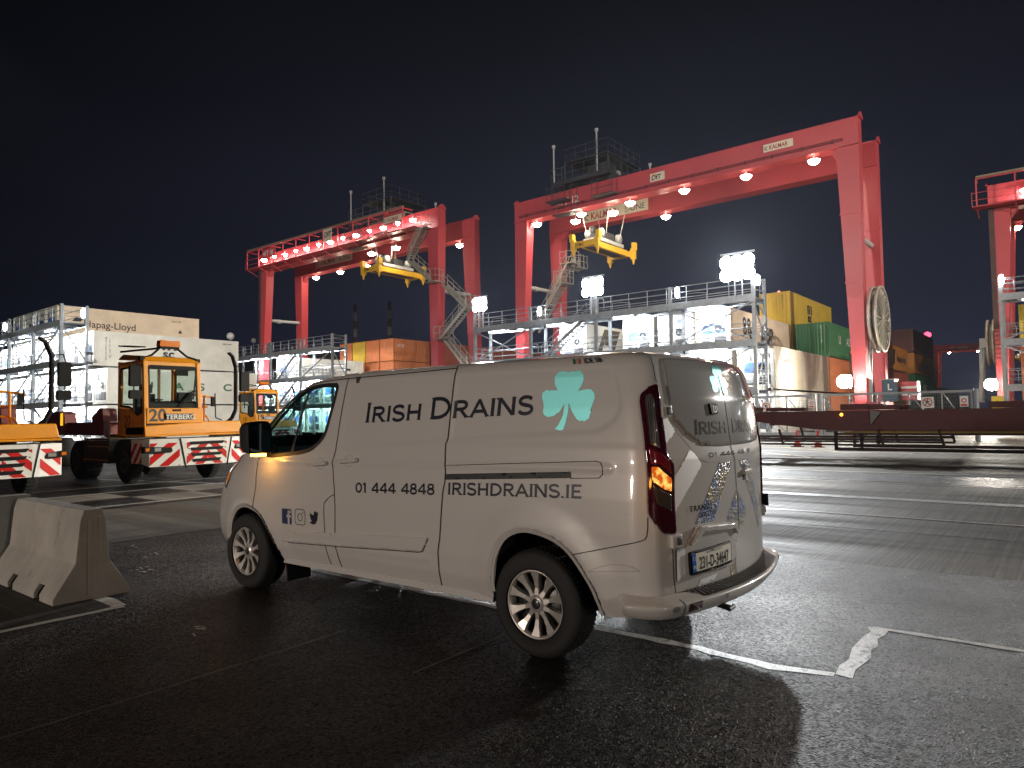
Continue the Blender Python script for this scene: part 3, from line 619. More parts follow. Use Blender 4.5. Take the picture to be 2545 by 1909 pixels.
def kalm_sign(t, girder, y, z, w, h, x, long=False):
    mb = MB(); mb.box(x-.02, x, y-w, y, z, z+h); zz0 = z; sg = mb.build('sign', M_SIGN, girder)
    k = min(h/.75, w/(5.75 if long else 3.75)); xf = x-.021; z += (h-.75*k)/2
    mb = MB(); put2d(mb, ring2d((.38*k, .37*k), .12*k, .20*k, 18, R(20), R(290)), (xf,y,z), (0,-1,0), (0,0,1), .003)
    put2d(mb, poly2d([(.12*k,.10*k),(.12*k,.65*k),(.16*k,.65*k),(.16*k,.14*k),(.62*k,.14*k),(.62*k,.10*k)]), (xf,y,z), (0,-1,0), (0,0,1), .002)
    mb.build('emblem', M_INK, sg)
    v, f = text2d('KALMAR', .78*k, bold=.02, xs=.78); v = [(a+b*.05+.72*k, b+.10*k) for a, b in v]
    mb = MB(); put2d(mb, (v, f), (xf,y,z), (0,-1,0), (0,0,1), .003); mb.build('lettering', M_REDINK, sg)
    if long:
        v, f = text2d('E-ONE', .62*k, xs=.95); v = [(a+3.75*k, b+.12*k) for a, b in v]; v2, f2 = text2d('2', .3*k); v2 = [(a+6.0*k, b+.42*k) for a, b in v2]
        mb = MB(); put2d(mb, (v, f), (xf,y,z), (0,-1,0), (0,0,1), .003); put2d(mb, (v2, f2), (xf,y,z), (0,-1,0), (0,0,1), .003); mb.build('lettering', M_INK, sg)
    return sg
def girder_lamp(t, x, y, z, m=LW, n=8, s=.38, power=0):
    mb = MB(); mb.lathe([(.06, .22), (s*.5, .14), (s, 0)], (x, y, z), 'z', 14, 0); mb.tube((x,y,z+.2), (x,y,z+.45), .03, 6, 0)
    mb.lathe([(.001, -.24), (s*.5, -.20), (s*.85, -.08), (s*1.0, .02)], (x, y, z), 'z', 14, 1); return mb.build('floodlight', [M_GREY, m], t)
def crane(label, XF, XR, YR, YL, top, zb, troll_y, walkway=False, spread_z=None, number='41T 10', lampsF=(), lampsR=(), sign_f=None, sign_r=None, dft=None, tip=False, stairs_at=None, reel=False, spr_len=6.1):
    t = empty('gantry_crane', (0,0,0), label, 'gantry crane', 'red gantry cranes over the container blocks')
    gw = .95; lw = 1.35
    G = {}
    for nm, X in (('F', XF), ('R', XR)):
        mb = MB(); mb.box(X-gw/2, X+gw/2, YR-.3, YL+.3, zb, top)
        mb.box(X-gw/2-.14, X+gw/2+.14, YR-.3, YL+.3, zb-.06, zb); mb.box(X-gw/2-.05, X+gw/2+.05, YR-.3, YL+.3, top, top+.05)
        for Y in (YR, YL): mb.prism([(X-gw/2, top+.05),(X+gw/2, top+.05),(X+gw/2, top+.12),(X+.12, top+.42),(X-.12, top+.42),(X-gw/2, top+.12)], 'y', Y-.42 if Y == YR else Y+.30, Y-.30 if Y == YR else Y+.42)
        for k in np.arange(YR+2.5, YL, 3.2): mb.box(X-gw/2-.012, X-gw/2, k-.03, k+.03, zb, top)
        mb.box(X+(.15 if nm == 'F' else -.27), X+(.27 if nm == 'F' else -.15), YR, YL, top+.05, top+.17)      # trolley rail
        G[nm] = mb.build('girder', M_RED, t)
        for Y, sg in ((YR, 1), (YL, -1)):
            mb = MB(); dx = -.35 if nm == 'F' else .35
            # leg: wide below the girder, narrow at the foot
            a = [(X-gw/2, Y-.3*sg), (X+gw/2, Y-.3*sg), (X+gw/2, Y+(lw-.3)*sg), (X-gw/2, Y+(lw-.3)*sg)]
            b = [(X-.38+dx, Y-.25*sg), (X+.38+dx, Y-.25*sg), (X+.38+dx, Y+.42*sg), (X-.38+dx, Y+.42*sg)]
            v = [(*p, zb-.06) for p in a]+[(*p, 2.1) for p in b]
            mb.add(v, [(3,2,1,0),(4,5,6,7),(0,1,5,4),(1,2,6,5),(2,3,7,6),(3,0,4,7)]); mb.build('leg', M_RED, t)
        for Y, sg in ((YR, 1), (YL, -1)):                                          # haunch
            mb = MB(); yy = Y+(lw-.3)*sg; mb.prism([(yy, zb-.07), (yy+.5*sg, zb-.07), (yy, zb-.75)], 'x', X-.25, X+.25); mb.build('haunch', M_RED, t)
    for Y, sg in ((YR, 1), (YL, -1)):
        mb = MB(); mb.box(XF-1.6, XR+1.6, Y-.35, Y+.45, 1.25, 2.1); mb.build('sill_beam', M_RED, t)
        mb = MB(); zt = zb-5.6; mb.tube((XF-.1, Y+.25*sg, zt), (XR+.1, Y+.25*sg, zt+.1), .17, 10); mb.lathe([(.24, -.2), (.24, .2)], (XF+1.6, Y+.25*sg, zt), 'x', 12); mb.build('tie_tube', M_GREY, t)
        for X in (XF-.9, XR+.9):
            for k in (-.55, .55):
                mb = MB(); mb.lathe([(.3, -.2), (.62, -.22), (.70, -.15), (.70, .15), (.62, .22), (.3, .2)], (X+k, Y+.05, .70), 'y', 24, 0); w_ = mb.build('wheel', M_BLACK, t)
                mb = MB(); mb.lathe([(.001,-.1),(.3,-.18),(.32,.18),(.001,.1)], (X+k, Y+.05, .70), 'y', 16, 0); mb.build('rim', M_GREY, w_)
    # conduits, flange plates and an inspection ladder
    mb = MB(); xf_ = XF-gw/2; mb.tube((xf_-.06, YR+.6, zb+.35), (xf_-.06, YL-.2, zb+.35), .035, 6); mb.tube((xf_-.06, YR+.6, zb+.47), (xf_-.06, YL-.2, zb+.47), .025, 6)
    for k in np.arange(YR+1.2, YL, 1.9): mb.box(xf_-.10, xf_, k-.05, k+.05, zb+.28, zb+.54)
    mb.build('conduit', mat('conduit_dark_red', (.20,.03,.035), .5, 0, .2), t)
    for X in (XF, XR):
        mb = MB(); xx = X-gw/2+.02
        for z in (5.2, 9.6, 14.0): f_ = (z-2.1)/(zb-2.1); e0, e1 = YR-.25-.05*f_, YR+.42+(lw-.72)*f_; mb.box(xx-.06+.11*(1-f_)-(.35*(1-f_) if X == XF else -.35*(1-f_)), xx+.10-(.35*(1-f_) if X == XF else -.35*(1-f_)), e0-.05, e1+.05, z-.06, z+.06)
        mb.build('leg_flange', M_RED, t)
    # trolley on the rails, machinery deck with railings and masts
    ty = troll_y; tw = 5.4
    mb = MB(); mb.box(XF-1.2, XR+1.2, ty-tw/2, ty+tw/2, top+.55, top+.70)
    for yy in (ty-tw/2+.3, ty+tw/2-.3): mb.box(XF-.3, XR+.3, yy-.2, yy+.2, top+.17, top+.55)
    for x in np.arange(XF-1.1, XR+1.1, .9): mb.box(x, x+.08, ty-tw/2, ty+tw/2, top+.42, top+.55)
    tr = mb.build('trolley', M_DGREY, t)
    mb = MB(); zt2 = top+.7
    for z in (zt2, zt2+2.0):
        x0, x1, y0, y1 = (XF-1.15, XR+1.1, ty-tw/2, ty+tw/2) if z == zt2 else (XF+.2, XR+.3, ty-2.0, ty+2.2)
        if z != zt2: mb.box(x0, x1, y0, y1, z-.06, z)
        for a, b in (((x0,y0),(x1,y0)), ((x1,y0),(x1,y1)), ((x1,y1),(x0,y1)), ((x0,y1),(x0,y0))): rail(mb, a, b, z, 1.1, (1.1,.55), .022)
    for x, y in ((XF+.2, ty-2), (XR+.3, ty-2), (XF+.2, ty+2.2), (XR+.3, ty+2.2)): mb.beam((x,y,zt2), (x,y,zt2+2), .09)
    mb.build('machinery_deck', mat('deck_steel_dark', (.10,.11,.11), .5, .4, .2), tr)
    mb = MB()
    mb.box(XF+.6, XF+2.2, ty-1.6, ty+.3, zt2, zt2+1.3); mb.box(XR-1.6, XR-.2, ty-.6, ty+1.7, zt2, zt2+1.5, 1); mb.lathe([(.001,-1.3),(.42,-1.3),(.42,1.3),(.001,1.3)], ((XF+XR)/2, ty+.2, zt2+.55), 'y', 18)
    for k in range(5): mb.box(XF+.5+k*.9, XF+.9+k*.9, ty-2.3+.1*k, ty-1.9+.1*k, zt2, zt2+.5+.15*(k % 3), k % 2)
    mb.build('hoist_machinery', [M_DGREY, M_GREY], tr)
    for k, (mx, my, mh) in enumerate([(XF-1.1, ty+tw/2-.3, 2.9), (XF+.3, ty-.9, 3.9), (XR+1.2, ty-tw/2+.2, 2.3)]):
        mb = MB(); mb.tube((mx,my,zt2), (mx,my,zt2+mh), .07, 8); mb.tube((mx,my,zt2+mh), (mx,my,zt2+mh+.22), .15, 10); mb.build('mast', M_GREY, tr)
    # hanging walkways below the trolley
    for y0_, z0_ in ((ty-tw/2-.6, top-1.25), (ty+tw/2-1.6, top-.85), (ty+.4, top-2.1)):
        mb = MB(); x0_ = XF-gw/2-1.0; mb.box(x0_, x0_+.85, y0_, y0_+2.0, z0_-.07, z0_); 
        for yy in (y0_+.1, y0_+1.9): mb.tube((x0_+.05,yy,z0_), (x0_+.05,yy,top+.5), .022, 6); mb.tube((x0_+.8,yy,z0_), (x0_+.8,yy,top+.5), .022, 6)
        for h in (.5,1.0): mb.tube((x0_+.05,y0_,z0_+h), (x0_+.05,y0_+2,z0_+h), .02, 6)
        mb.build('hanging_walkway', M_DGREY, tr)
    # operator cab frame under the trolley, ropes, headblock, spreader
    sz = spread_z; xm = (XF+XR)/2
    mb = MB()
    for dx in (-1.5, 1.5):
        for dy in (-.9, .9):
            for e in (-.25, .25): mb.tube((xm+dx+e*1.8, ty+dy*1.9+e, top+.5), (xm+dx*.75, ty+dy, sz+1.25), .028, 5)
    mb.build('hoist_rope', M_ROPE, tr)
    hb = MB(); hb.box(xm-2.0, xm+2.0, ty-.75, ty+.75, sz+.55, sz+.85)
    for dx in (-1.4, 1.4):
        for dy in (-.62, .62): hb.lathe([(.001,-.12),(.42,-.12),(.36,-.03),(.36,.03),(.42,.12),(.001,.12)], (xm+dx, ty+dy, sz+1.25), 'y', 20, 0)
    hb.box(xm-.5, xm+.7, ty-.6, ty+.1, sz+.85, sz+1.5, 1); hb.box(xm+.9, xm+1.5, ty-.1, ty+.6, sz+.85, sz+1.35); hb.lathe([(.001,-.12),(.42,-.12),(.42,.12),(.001,.12)], (xm-.9, ty+.5, sz+1.7), 'y', 20, 1); hb.box(xm-1.7, xm-.9, ty-.5, ty+.3, sz+.85, sz+1.25, 1); hb.beam((xm-.9,ty+.5,sz+.85),(xm-.9,ty+.5,sz+2.0),.1)
    hb.build('headblock', [M_GREY, M_DGREY], tr)
    sp = MB(); h2 = spr_len/2
    for dy in (-.55, .55): sp.box(xm-h2+.3, xm+h2-.3, ty+dy-.13, ty+dy+.13, sz, sz+.50)
    sp.box(xm-1.3, xm+1.3, ty-.42, ty+.42, sz+.04, sz+.48)
    for ex in (-h2+.14, h2-.14):
        sp.box(xm+ex-.16, xm+ex+.16, ty-1.2, ty+1.2, sz-.05, sz+.42)
        for ey in (-1.15, 1.15): 
            sp.box(xm+ex-.2, xm+ex+.2, ty+ey-.18, ty+ey+.18, sz-.28, sz+.6); sp.tube((xm+ex, ty+ey, sz-.28), (xm+ex, ty+ey, sz-.75), .16, 8, 0, .05)
        for ey in (-1.25, 1.25): sp.beam((xm+ex, ty+ey, sz+.5), (xm+ex, ty+ey*1.02, sz+1.1), .32, .42)
    so = sp.build('spreader', M_YEL, tr)
    mb = MB(); mb.box(xm-h2+.6, xm+h2-.6, ty-.40, ty+.40, sz-.02, sz+.02); mb.build('spreader_underside', M_DGREY, so)
    gx_text(t, so, ty+.9, sz+.02, 'ZPMC', .34, M_INK, xm-h2-.03)
    for y in lampsF: girder_lamp(t, XF-(.2 if not walkway else .2), y, zb-.45)
    for y in lampsR: girder_lamp(t, XR-.1, y, zb-.45)
    for dy in (-1.9, 1.7): girder_lamp(tr, XF+.9, ty+dy, top-2.2, LW, s=.42)
    if walkway:
        x1 = XF-gw/2; x0 = x1-1.25; wz = zb+.1
        mb = MB(); mb.box(x0, x1, YR+1.5, YL+1.2, wz, wz+.06)
        rail(mb, (x0, YR+1.5), (x0, YL+1.2), wz, 2.7, (1.05,.5), .025)
        mb.build('walkway', M_RED, t)
        mb = MB(); mb.box(x0-.05, x0+.22, YR+3.0, YL+.9, top+.45, top+.60)
        mb.build('cable_tray', mat('tray_tan', (.28,.22,.16), .6, .2, .2), t)
        mb = MB(); n = 11
        for i in range(n+1):
            y = YR+3.0+(YL-YR-2.1)*i/n
            mb.beam((x0,y,wz), (x0,y,top+.4), .09); mb.beam((x0,y,top+.4), (x1,y,top+.4), .08); mb.beam((x0,y,wz), (x1+.1,y,zb-.5), .07)
        mb.tube((x0,YR+3,top+.38), (x0,YL+.9,top+.38), .05, 6); mb.tube((x0,YR+3,wz+.02), (x0,YL+.9,wz+.02), .06, 6); mb.build('walkway_frame', M_RED, t)
        for i, y in enumerate(np.linspace(YR+2.0, YL-2.0, 13)):
            girder_lamp(t, x0+.35, y, wz+.75+.1*(i % 2), LC, s=.19 if i % 2 else .30)
        for k, y in enumerate((YL-2.3, YL-13.4, YL-22.5)):
            mb = MB(); mb.box(x0-.10, x0-.06, y-(2.6 if k != 1 else 1.3), y, wz+.75, wz+(1.75 if k != 1 else 2.0))
            pn = mb.build('panel', M_RED if k != 1 else M_SIGN, t)
            if k == 0: gx_text(t, pn, y-.2, wz+.98, number, .75, M_WHITEP, x0-.10, bold=.015, xs=.9)
            if k == 1: gx_text(t, pn, y-.15, wz+1.2, 'DfT', .7, M_NAVY, x0-.10, bold=.02, slant=.1)
            if k == 2: kalm_sign(t, pn, y-.1, wz+.85, 2.4, .6, x0-.10)
    xf = XF-gw/2
    if not walkway:
        gx_text(t, G['F'], YL-4.1, top-1.10, number, .82, M_WHITEP, xf, bold=.015, xs=.95)
        if dft:
            mb = MB(); mb.box(xf-.02, xf, dft-1.2, dft, top-.98, top-.35); sg = mb.build('sign', M_SIGN, G['F']); gx_text(t, sg, dft-.1, top-.86, 'DfT', .5, M_NAVY, xf-.02, bold=.02, slant=.1)
            mb = MB(); put2d(mb, ring2d((.35,.35), .0+.10, .17, 12, 0, math.pi), (xf-.021, dft, top-.95), (0,-1,0), (0,0,1), .003); mb.build('emblem', M_ORANGEP, sg)
    if sign_f: kalm_sign(t, G['F'], sign_f[0], sign_f[1], 1.95, .52, xf)
    if sign_r: kalm_sign(t, G['R'], sign_r[0], sign_r[1], 6.5, .98, XR-gw/2, True)
    # cable chain down the outer leg
    if tip:
        mb = MB(); dx = -.55
        mb.box(XF-gw/2-.16, XF-gw/2-.02, YL-.02, YL+.30, 2.2, zb+.2)
        for k in np.arange(2.3, zb, .33): mb.box(XF-gw/2-.20, XF-gw/2-.15, YL-.04, YL+.32, k, k+.07)
        mb.build('cable_chain', mat('chain_brown', (.10,.055,.05), .6, .2, .2), t)
    for s_ in (stairs_at or []):
        a, b, wd, ac = s_; mb = MB(); stairs(mb, a, b, wd, 13, ac); 
        c_ = Vector(b); mb.box(c_.x-.1, c_.x+1.0, c_.y-.65, c_.y+.65, c_.z-.06, c_.z); rail(mb, (c_.x-.1, c_.y-.65), (c_.x-.1, c_.y+.65), c_.z, .7, (1.05,.5), .022); rail(mb, (c_.x-.1, c_.y-.65), (c_.x+1, c_.y-.65), c_.z, .7, (1.05,.5), .022)
        mb.build('staircase', mat('stair_steel', (.40,.38,.33), .45, .4, .15), t)
    return t
M_ORANGEP = mat('orange_paint', (.8,.25,.03), .5, 0, 0)
# right-hand crane: girders at X 48 / 53.2, legs at Y 10.1 and 37.3
crane('large red gantry crane with plain girders, its yellow spreader near the left end', 48.0, 53.2, 10.15, 37.1, 20.05, 18.4, 30.3, spread_z=15.25, dft=24.3,
      lampsF=(35.2, 30.7, 26.2, 21.7, 17.1, 12.6), lampsR=(25.8,), sign_f=(15.75, 19.2), sign_r=(33.7, 18.75), number='41T 12',
      stairs_at=[((49.3, 37.0, 9.0), (49.3, 33.9, 12.9), .9, (1,0,0)), ((51.0, 36.6, 11.6), (51.0, 34.4, 15.0), .8, (1,0,0)), ((52.2, 34.6, 14.6), (52.2, 34.3, 14.75), .8, (1,0,0))])
crane('red gantry crane with a lamp-lined walkway along its girder on the left', 44.8, 49.4, 43.9, 71.9, 20.3, 18.6, 52.6, walkway=True, spread_z=15.9, lampsR=(68.5, 64.0, 59.4, 45.6), sign_r=(67.9, 19.1), tip=True,
      stairs_at=[((43.6, 46.9, 16.0), (43.6, 45.0, 18.6), .7, (1,0,0)), ((43.6, 46.9, 16.0), (43.6, 43.9, 13.6), .7, (1,0,0)), ((44.4, 43.3, 13.4), (44.4, 40.4, 10.9), .7, (1,0,0)), ((44.0, 40.2, 10.9), (44.0, 43.2, 8.5), .7, (1,0,0)), ((44.4, 43.2, 8.5), (44.4, 40.4, 5.6), .7, (1,0,0))])
crane('red gantry crane cut by the right edge of the picture', 63.8, 69.0, -24.0, 4.1, 18.3, 16.5, -12, walkway=True, spread_z=15, lampsR=(3.0, -1.5), tip=True, number='41T 11')
crane('small distant red gantry crane low above the far containers', 238, 244, 5, 31.3, 20.2, 18.4, 12, spread_z=15, lampsF=(27.5, 20.5, 14, 8), sign_f=(25, 18.9))
# cable reels on the crane side
def reel(x, y, z, r, label):
    t = empty('cable_reel', (x, y, z), label, 'cable reel', 'big cable reels beside the crane legs')
    m = mat('reel_cream', (.50,.46,.38), .5, .2, .15, 2)
    for k, yy in enumerate((-.26, .14)):
        mb = MB(); mb.lathe([(r-.10, 0), (r, -.02), (r+.02, .06), (r, .14), (r-.10, .12), (r-.10, 0)], (0, yy, 0), 'y', 48); 
        for i in range(20):
            a = 2*math.pi*i/20; mb.beam((.22*math.cos(a), yy+.06, .22*math.sin(a)), ((r-.05)*math.cos(a), yy+.06, (r-.05)*math.sin(a)), .06, .10, up=(0,1,0))
        mb.lathe([(.001, -.04), (.24, -.03), (.26, .1), (.001, .12)], (0, yy, 0), 'y', 20); mb.build('flange', m, t)
    mb = MB(); mb.lathe([(r*.45, -.18), (r*.78, -.18), (r*.78, .16), (r*.45, .16)], (0, 0, 0), 'y', 40); mb.build('wound_cable', mat('cable_black', (.20,.19,.17), .6, 0, .3, 20), t)
    for i in range(24):
        if i % 2 == 0:
            a = 2*math.pi*i/24; mb = MB()
    mb = MB()
    for dx in (-.9, .9): mb.beam((0, .5, 0), (dx, .9, -z+2.1), .22, .16, w2=.3)
    mb.box(-.4, .4, .3, .8, -.4, .4); mb.build('stand', M_GREY, t)
    mb = MB(); mb.prism([(-.7,-r-2.6),(.7,-r-2.6),(.28,-.3),(-.28,-.3)], 'y', -.1+.75, .12+.75); mb.build('stand_plate', M_GREY, t)
    return t
reel(49.4, 9.45, 7.35, 2.12, 'big pale spoked cable reel beside the right leg of the large red crane')
reel(69.0, 5.0, 6.9, 1.9, 'smaller pale cable reel beside the crane leg at the right edge')
def low_lamp(x, y, z, label, power, target):
    t = empty('work_lamp', (x, y, z), label, 'lamp', 'work lamps low on the crane sills'); mb = MB(); mb.box(-.25,.25,-.3,.3,-.25,.25); mb.build('housing', M_DGREY, t)
    mb = MB(); mb.lathe([(.001,-.36),(.30,-.33),(.42,-.26)], (0,0,0), 'x', 20); mb.build('lens', glow('work_lamp_light', (1,.93,.8), 160), t)
    mb = MB(); mb.lathe([(.001,-.36),(.30,-.33),(.40,-.30)], (0,0,0), 'y', 16); mb.build('side_lens', _mats['work_lamp_light'], t)
    lamp('SPOT', 'work_lamp_beam', (x-.5, y+.2, z+.1), power, (1,.93,.8), target, .2, 75, .25)
low_lamp(46.2, 10.85, 3.35, 'dazzling work lamp below the big cable reel', 3000, (47.2, 14.5, 3.6))
low_lamp(61.5, 4.6, 3.3, 'dazzling work lamp beside the right hand gate post', 6000, (50, 6, 0))
# blue machinery house and ladder on the crane sill
t = empty('power_cabinet', (50.6, 9.2, 2.15), 'dark blue cabinet with a white letter under the big cable reel', 'cabinet')
mb = MB(); mb.box(-.6, .6, -.35, .35, 0, 1.35); mb.box(-.65, .65, -.4, .4, 1.35, 1.41, 1); mb.build('body', [mat('cabinet_blue', (.02,.09,.14), .4, 0, .1), M_GREY], t)
v, f = text2d('L', .55, bold=.02); mb = MB(); put2d(mb, (v, f), (-.6, .05, .7), (0,-1,0), (0,0,1), .006); mb.build('lettering', M_WHITEP, t)
t = empty('red_warning_unit', (52.4, 8.3, 2.2), 'small red and white striped unit right of the blue cabinet', 'machinery')
mb = MB(); mb.box(-.5,.5,-.45,.45,0,1.2); mb.box(-.52,.52,-.47,.47,.3,.45,1); mb.box(-.52,.52,-.47,.47,.75,.9,1); mb.build('body', [M_RED, M_WHITEP], t)
t = empty('caged_ladder', (60.5, 12.6, 0), 'tall dark caged ladder frame in front of the brown containers', 'ladder')
mb = MB()
for x, y in ((0,0),(0,1.2),(1.0,0),(1.0,1.2)): mb.beam((x,y,0),(x,y,6.2), .07)
for z in np.arange(.6, 6.3, .8):
    mb.beam((0,0,z),(0,1.2,z),.05); mb.beam((1,0,z),(1,1.2,z),.05); mb.beam((0,0,z),(1,0,z),.05); mb.beam((0,1.2,z),(1,1.2,z),.05)
mb.build('frame', M_DGREY, t)
# ------------------------------------------------------------------ sliding gate, trailer, cones, barriers
def no_walk_sign(label, x, y, z, s=.5, parent=None):
    """square white board with the red 'no pedestrians' roundel, facing -X; y,z = centre"""
    t = empty('prohibition_sign', (x, y, z), label, 'sign', 'no pedestrian signs on the gate')
    mb = MB(); mb.box(-.015, 0, -s/2, s/2, -s/2, s/2); mb.build('board', M_WHITEP, t)
    o, ux, uy = (-.016, 0, 0), (0,-1,0), (0,0,1); k = s/2
    mb = MB(); put2d(mb, ring2d((0,0), k*.64, k*.80, 28), o, ux, uy, .003); put2d(mb, strip2d([(-.5*k,.5*k),(.5*k,-.5*k)], k*.14), o, ux, uy, .004); mb.build('roundel', mat('sign_red', (.55,.02,.03), .5, 0, 0), t)
    mb = MB(); put2d(mb, disc2d((.03*k,.48*k), k*.10, 12), o, ux, uy, .005)
    for a in ([(.02*k,.36*k),(-.04*k,.0)], [(-.04*k,.0),(.22*k,-.22*k),(.30*k,-.5*k)], [(-.04*k,.02),(-.16*k,-.26*k),(-.4*k,-.46*k)], [(.0,.30*k),(.24*k,.12*k),(.36*k,.16*k)], [(.0,.30*k),(-.22*k,.16*k),(-.26*k,-.04*k)]): put2d(mb, strip2d(a, k*.13), o, ux, uy, .005)
    mb.build('walking_figure', M_INK, t); return t
GX_ = 39.85
def gate_leaf(name, label, y0, y1, mids, posts, cat='gate'):
    t = empty(name, (GX_, y0, 0), label, cat); d = y1-y0
    mb = MB()
    for z, h in ((2.42, .12), (.36, .14)): mb.box(-.05, .05, 0, d, z-h/2, z+h/2)
    for m_ in [0.03]+[m-y0 for m in mids]+[d-.03]: mb.box(-.035, .035, m_-.035, m_+.035, .43, 2.36)
    ms = [0]+[m-y0 for m in mids]+[d]
    for a, b in zip(ms, ms[1:]): mb.beam((.0, b-.06, 2.34), (.0, a+.06, .44), .05)
    mb.build('frame', M_STEEL, t)
    mb = MB()
    for y in np.arange(.08, d, .075): mb.add([(-.045, y, .42), (-.045, y+.006, .42), (-.045, y+.006, 2.36), (-.045, y, 2.36)], [(0,1,2,3)])
    for z in np.arange(.5, 2.36, .15): mb.add([(-.047, .03, z), (-.047, d-.03, z), (-.047, d-.03, z+.007), (-.047, .03, z+.007)], [(0,1,2,3)])
    mb.build('wire_mesh', M_STEEL, t)
    for p in posts:
        mb = MB(); mb.tube((0, p-y0, 0), (0, p-y0, 2.52), .11, 14); mb.box(-.2, .2, p-y0-.2, p-y0+.2, 0, .03); mb.build('post', M_STEEL, t)
    return t
gate_leaf('sliding_gate', 'grey mesh sliding gate between two posts, seen above the trailer', 3.75, 10.5, [5.0, 6.42, 7.88, 9.2], [3.6])
gate_leaf('mesh_fence', 'grey mesh fence left of the sliding gate, behind the van', 10.85, 24.5, [12.42, 14.6, 16.6, 18.6, 20.6, 22.6], [10.66, 24.6], 'fence')
no_walk_sign('white sign with a crossed out walking figure, in the middle of the gate', GX_-.07, 5.61, 1.91, .54)
no_walk_sign('white sign with a crossed out walking figure, next to the van', GX_-.07, 13.5, 1.88, .54)
for y, z, s, lb in ((11.05, 1.98, .3, 'small white and red notice beside the fence post'), (4.08, 1.93, .34, 'small white and red notice beside the right hand gate post')):
    t = empty('notice', (GX_-.13, y, z), lb, 'notice'); mb = MB(); mb.box(-.015,0,-s/2,s/2,-s*.75,s*.75); mb.build('board', M_WHITEP, t)
    mb = MB(); put2d(mb, ring2d((0, .1*s), s*.2, s*.32, 18), (-.016,0,0), (0,-1,0), (0,0,1), .003); put2d(mb, poly2d([(-.4*s,-.65*s),(.4*s,-.65*s),(.4*s,-.4*s),(-.4*s,-.4*s)]), (-.016,0,0), (0,-1,0), (0,0,1), .003); mb.build('roundel', mat('sign_red', (.55,.02,.03)), t)
t = empty('yellow_notice', (51.8, 3.6, 1.9), 'yellow notice on the white container behind the gate post', 'notice'); mb = MB(); mb.box(-.02,0,-.3,.3,-.4,.4); mb.build('board', mat('notice_yellow', (.7,.5,.05), .5, 0, 0), t)
mb = MB(); put2d(mb, poly2d([(-.18,-.2),(.18,-.2),(0,.15)]), (-.021,0,0), (0,-1,0), (0,0,1), .003); mb.build('triangle', M_INK, t)

# ---- dark red skeletal trailer standing across the lane
M_TRL = mat('trailer_dark_red', (.19, .045, .045), .5, .1, .2, 1.5, .08, 25, dirt=((.05,.03,.025), 1.5, .58, (1,.3,1)))
M_TRLD = mat('trailer_chassis_dark', (.07, .035, .03), .6, .1, .25)
M_YELB = mat('yellow_edge_strip', (.55,.36,.03), .5, 0, .15, 3)
t = empty('skeletal_trailer', (24, 0, 0), 'long dark red container trailer standing across the lane in front of the gate', 'trailer')
for x in (0, 2.25):
    mb = MB(); mb.prism([(10.8,1.57),(10.8,1.32),(9.0,1.30),(6.6,.97),(5.9,.93),(-9,.93),(-9,1.57)], 'x', x, x+.05)
    mb.box(x-.05, x+.16, -9, 10.8, 1.52, 1.57); mb.box(x-.05, x+.16, -9, 5.9, .93, .97); mb.build('main_beam', M_TRL, t)
mb = MB(); mb.box(.05, 2.25, -9, -8.8, 1.0, 1.5)
for y in (-6,-3,0,2.5,5.2,8,10.6): mb.box(.05, 2.25, y-.08, y+.08, 1.1, 1.45)
mb.build('cross_member', M_TRL, t)
for y0, y1, z1 in ((4.98, 5.80, 1.77), (4.2, 4.95, 1.72), (.2, 1.88, 1.76), (-1.8, .2, 1.82), (7.45, 8.15, 1.70), (8.35, 8.7, 1.72)):
    for xa in (-.03, 2.0): mb = MB(); mb.box(xa, xa+.33, y0, y1, 1.58, z1); mb.build('container_guide', M_TRL, t)
for y0, y1 in ((4.98, 5.80), (.2, 1.88)):
    mb = MB(); mb.box(-.04, -.0, y0, y1, 1.12, 1.57); mb.build('bolster_plate', M_TRL, t)
mb = MB(); mb.prism([(4.62,1.50),(4.92,1.57),(4.92,1.12)], 'x', -.12, -.06); mb.build('twistlock_bracket', M_GREY, t)
for x in (-.1, 2.3):
    mb = MB(); mb.box(x, x+.05, .9, 6.0, .30, .40); mb.box(x, x+.05, -9, 1.0, .34, .42); mb.box(x, x+.05, -9, 6.0, .80, .86)
    for y in (5.95, 5.2, 1.05): mb.box(x, x+.06, y-.05, y+.05, .34, .92)
    mb.build('side_guard', M_TRLD, t)
    mb = MB(); mb.box(x-.012, x, -9, 5.7, .86, .915); mb.box(x-.012, x, -9, 1.0, .425, .46); mb.build('yellow_strip', M_YELB, t)
    mb = MB(); mb.box(x, x+.05, 3.0, 10.2, .62, .70); mb.box(x, x+.05, 3.0, 10.2, .46, .52)
    for y in (3.0, 4.6, 7.6, 10.1): mb.beam((x+.02, y, .5), (x+.02, y+.12, .98), .07)
    mb.build('lower_guard', M_TRLD, t)
mb = MB(); mb.box(.1, 2.2, -.2, 1.0, .45, .86); mb.build('storage_box', M_TRLD, t)
for i, y in enumerate((-.05, -1.35, -2.65)):
    for x in (.02, 1.95):
        mb = MB(); mb.lathe([(.25, 0),(.46,-.02),(.52,.05),(.52,.27),(.46,.34),(.25,.32)], (x, y, .52), 'x', 28); w_ = mb.build('wheel', M_BLACK, t)
        mb = MB(); mb.lathe([(.001,.10),(.12,.08),(.24,.02),(.27,.05),(.27,.28),(.001,.24)], (x, y, .52), 'x', 20); mb.build('rim', M_DGREY, w_)
AMB = glow('amber_marker_light', (1, .45, .04), 5)
for y in (5.82, .95, 10.2): mb = MB(); mb.lathe([(.001,-.03),(.045,-.02),(.05,0)], (-.05, y-.05, 1.44), 'x', 12); mb.build('marker_lamp', AMB, t)

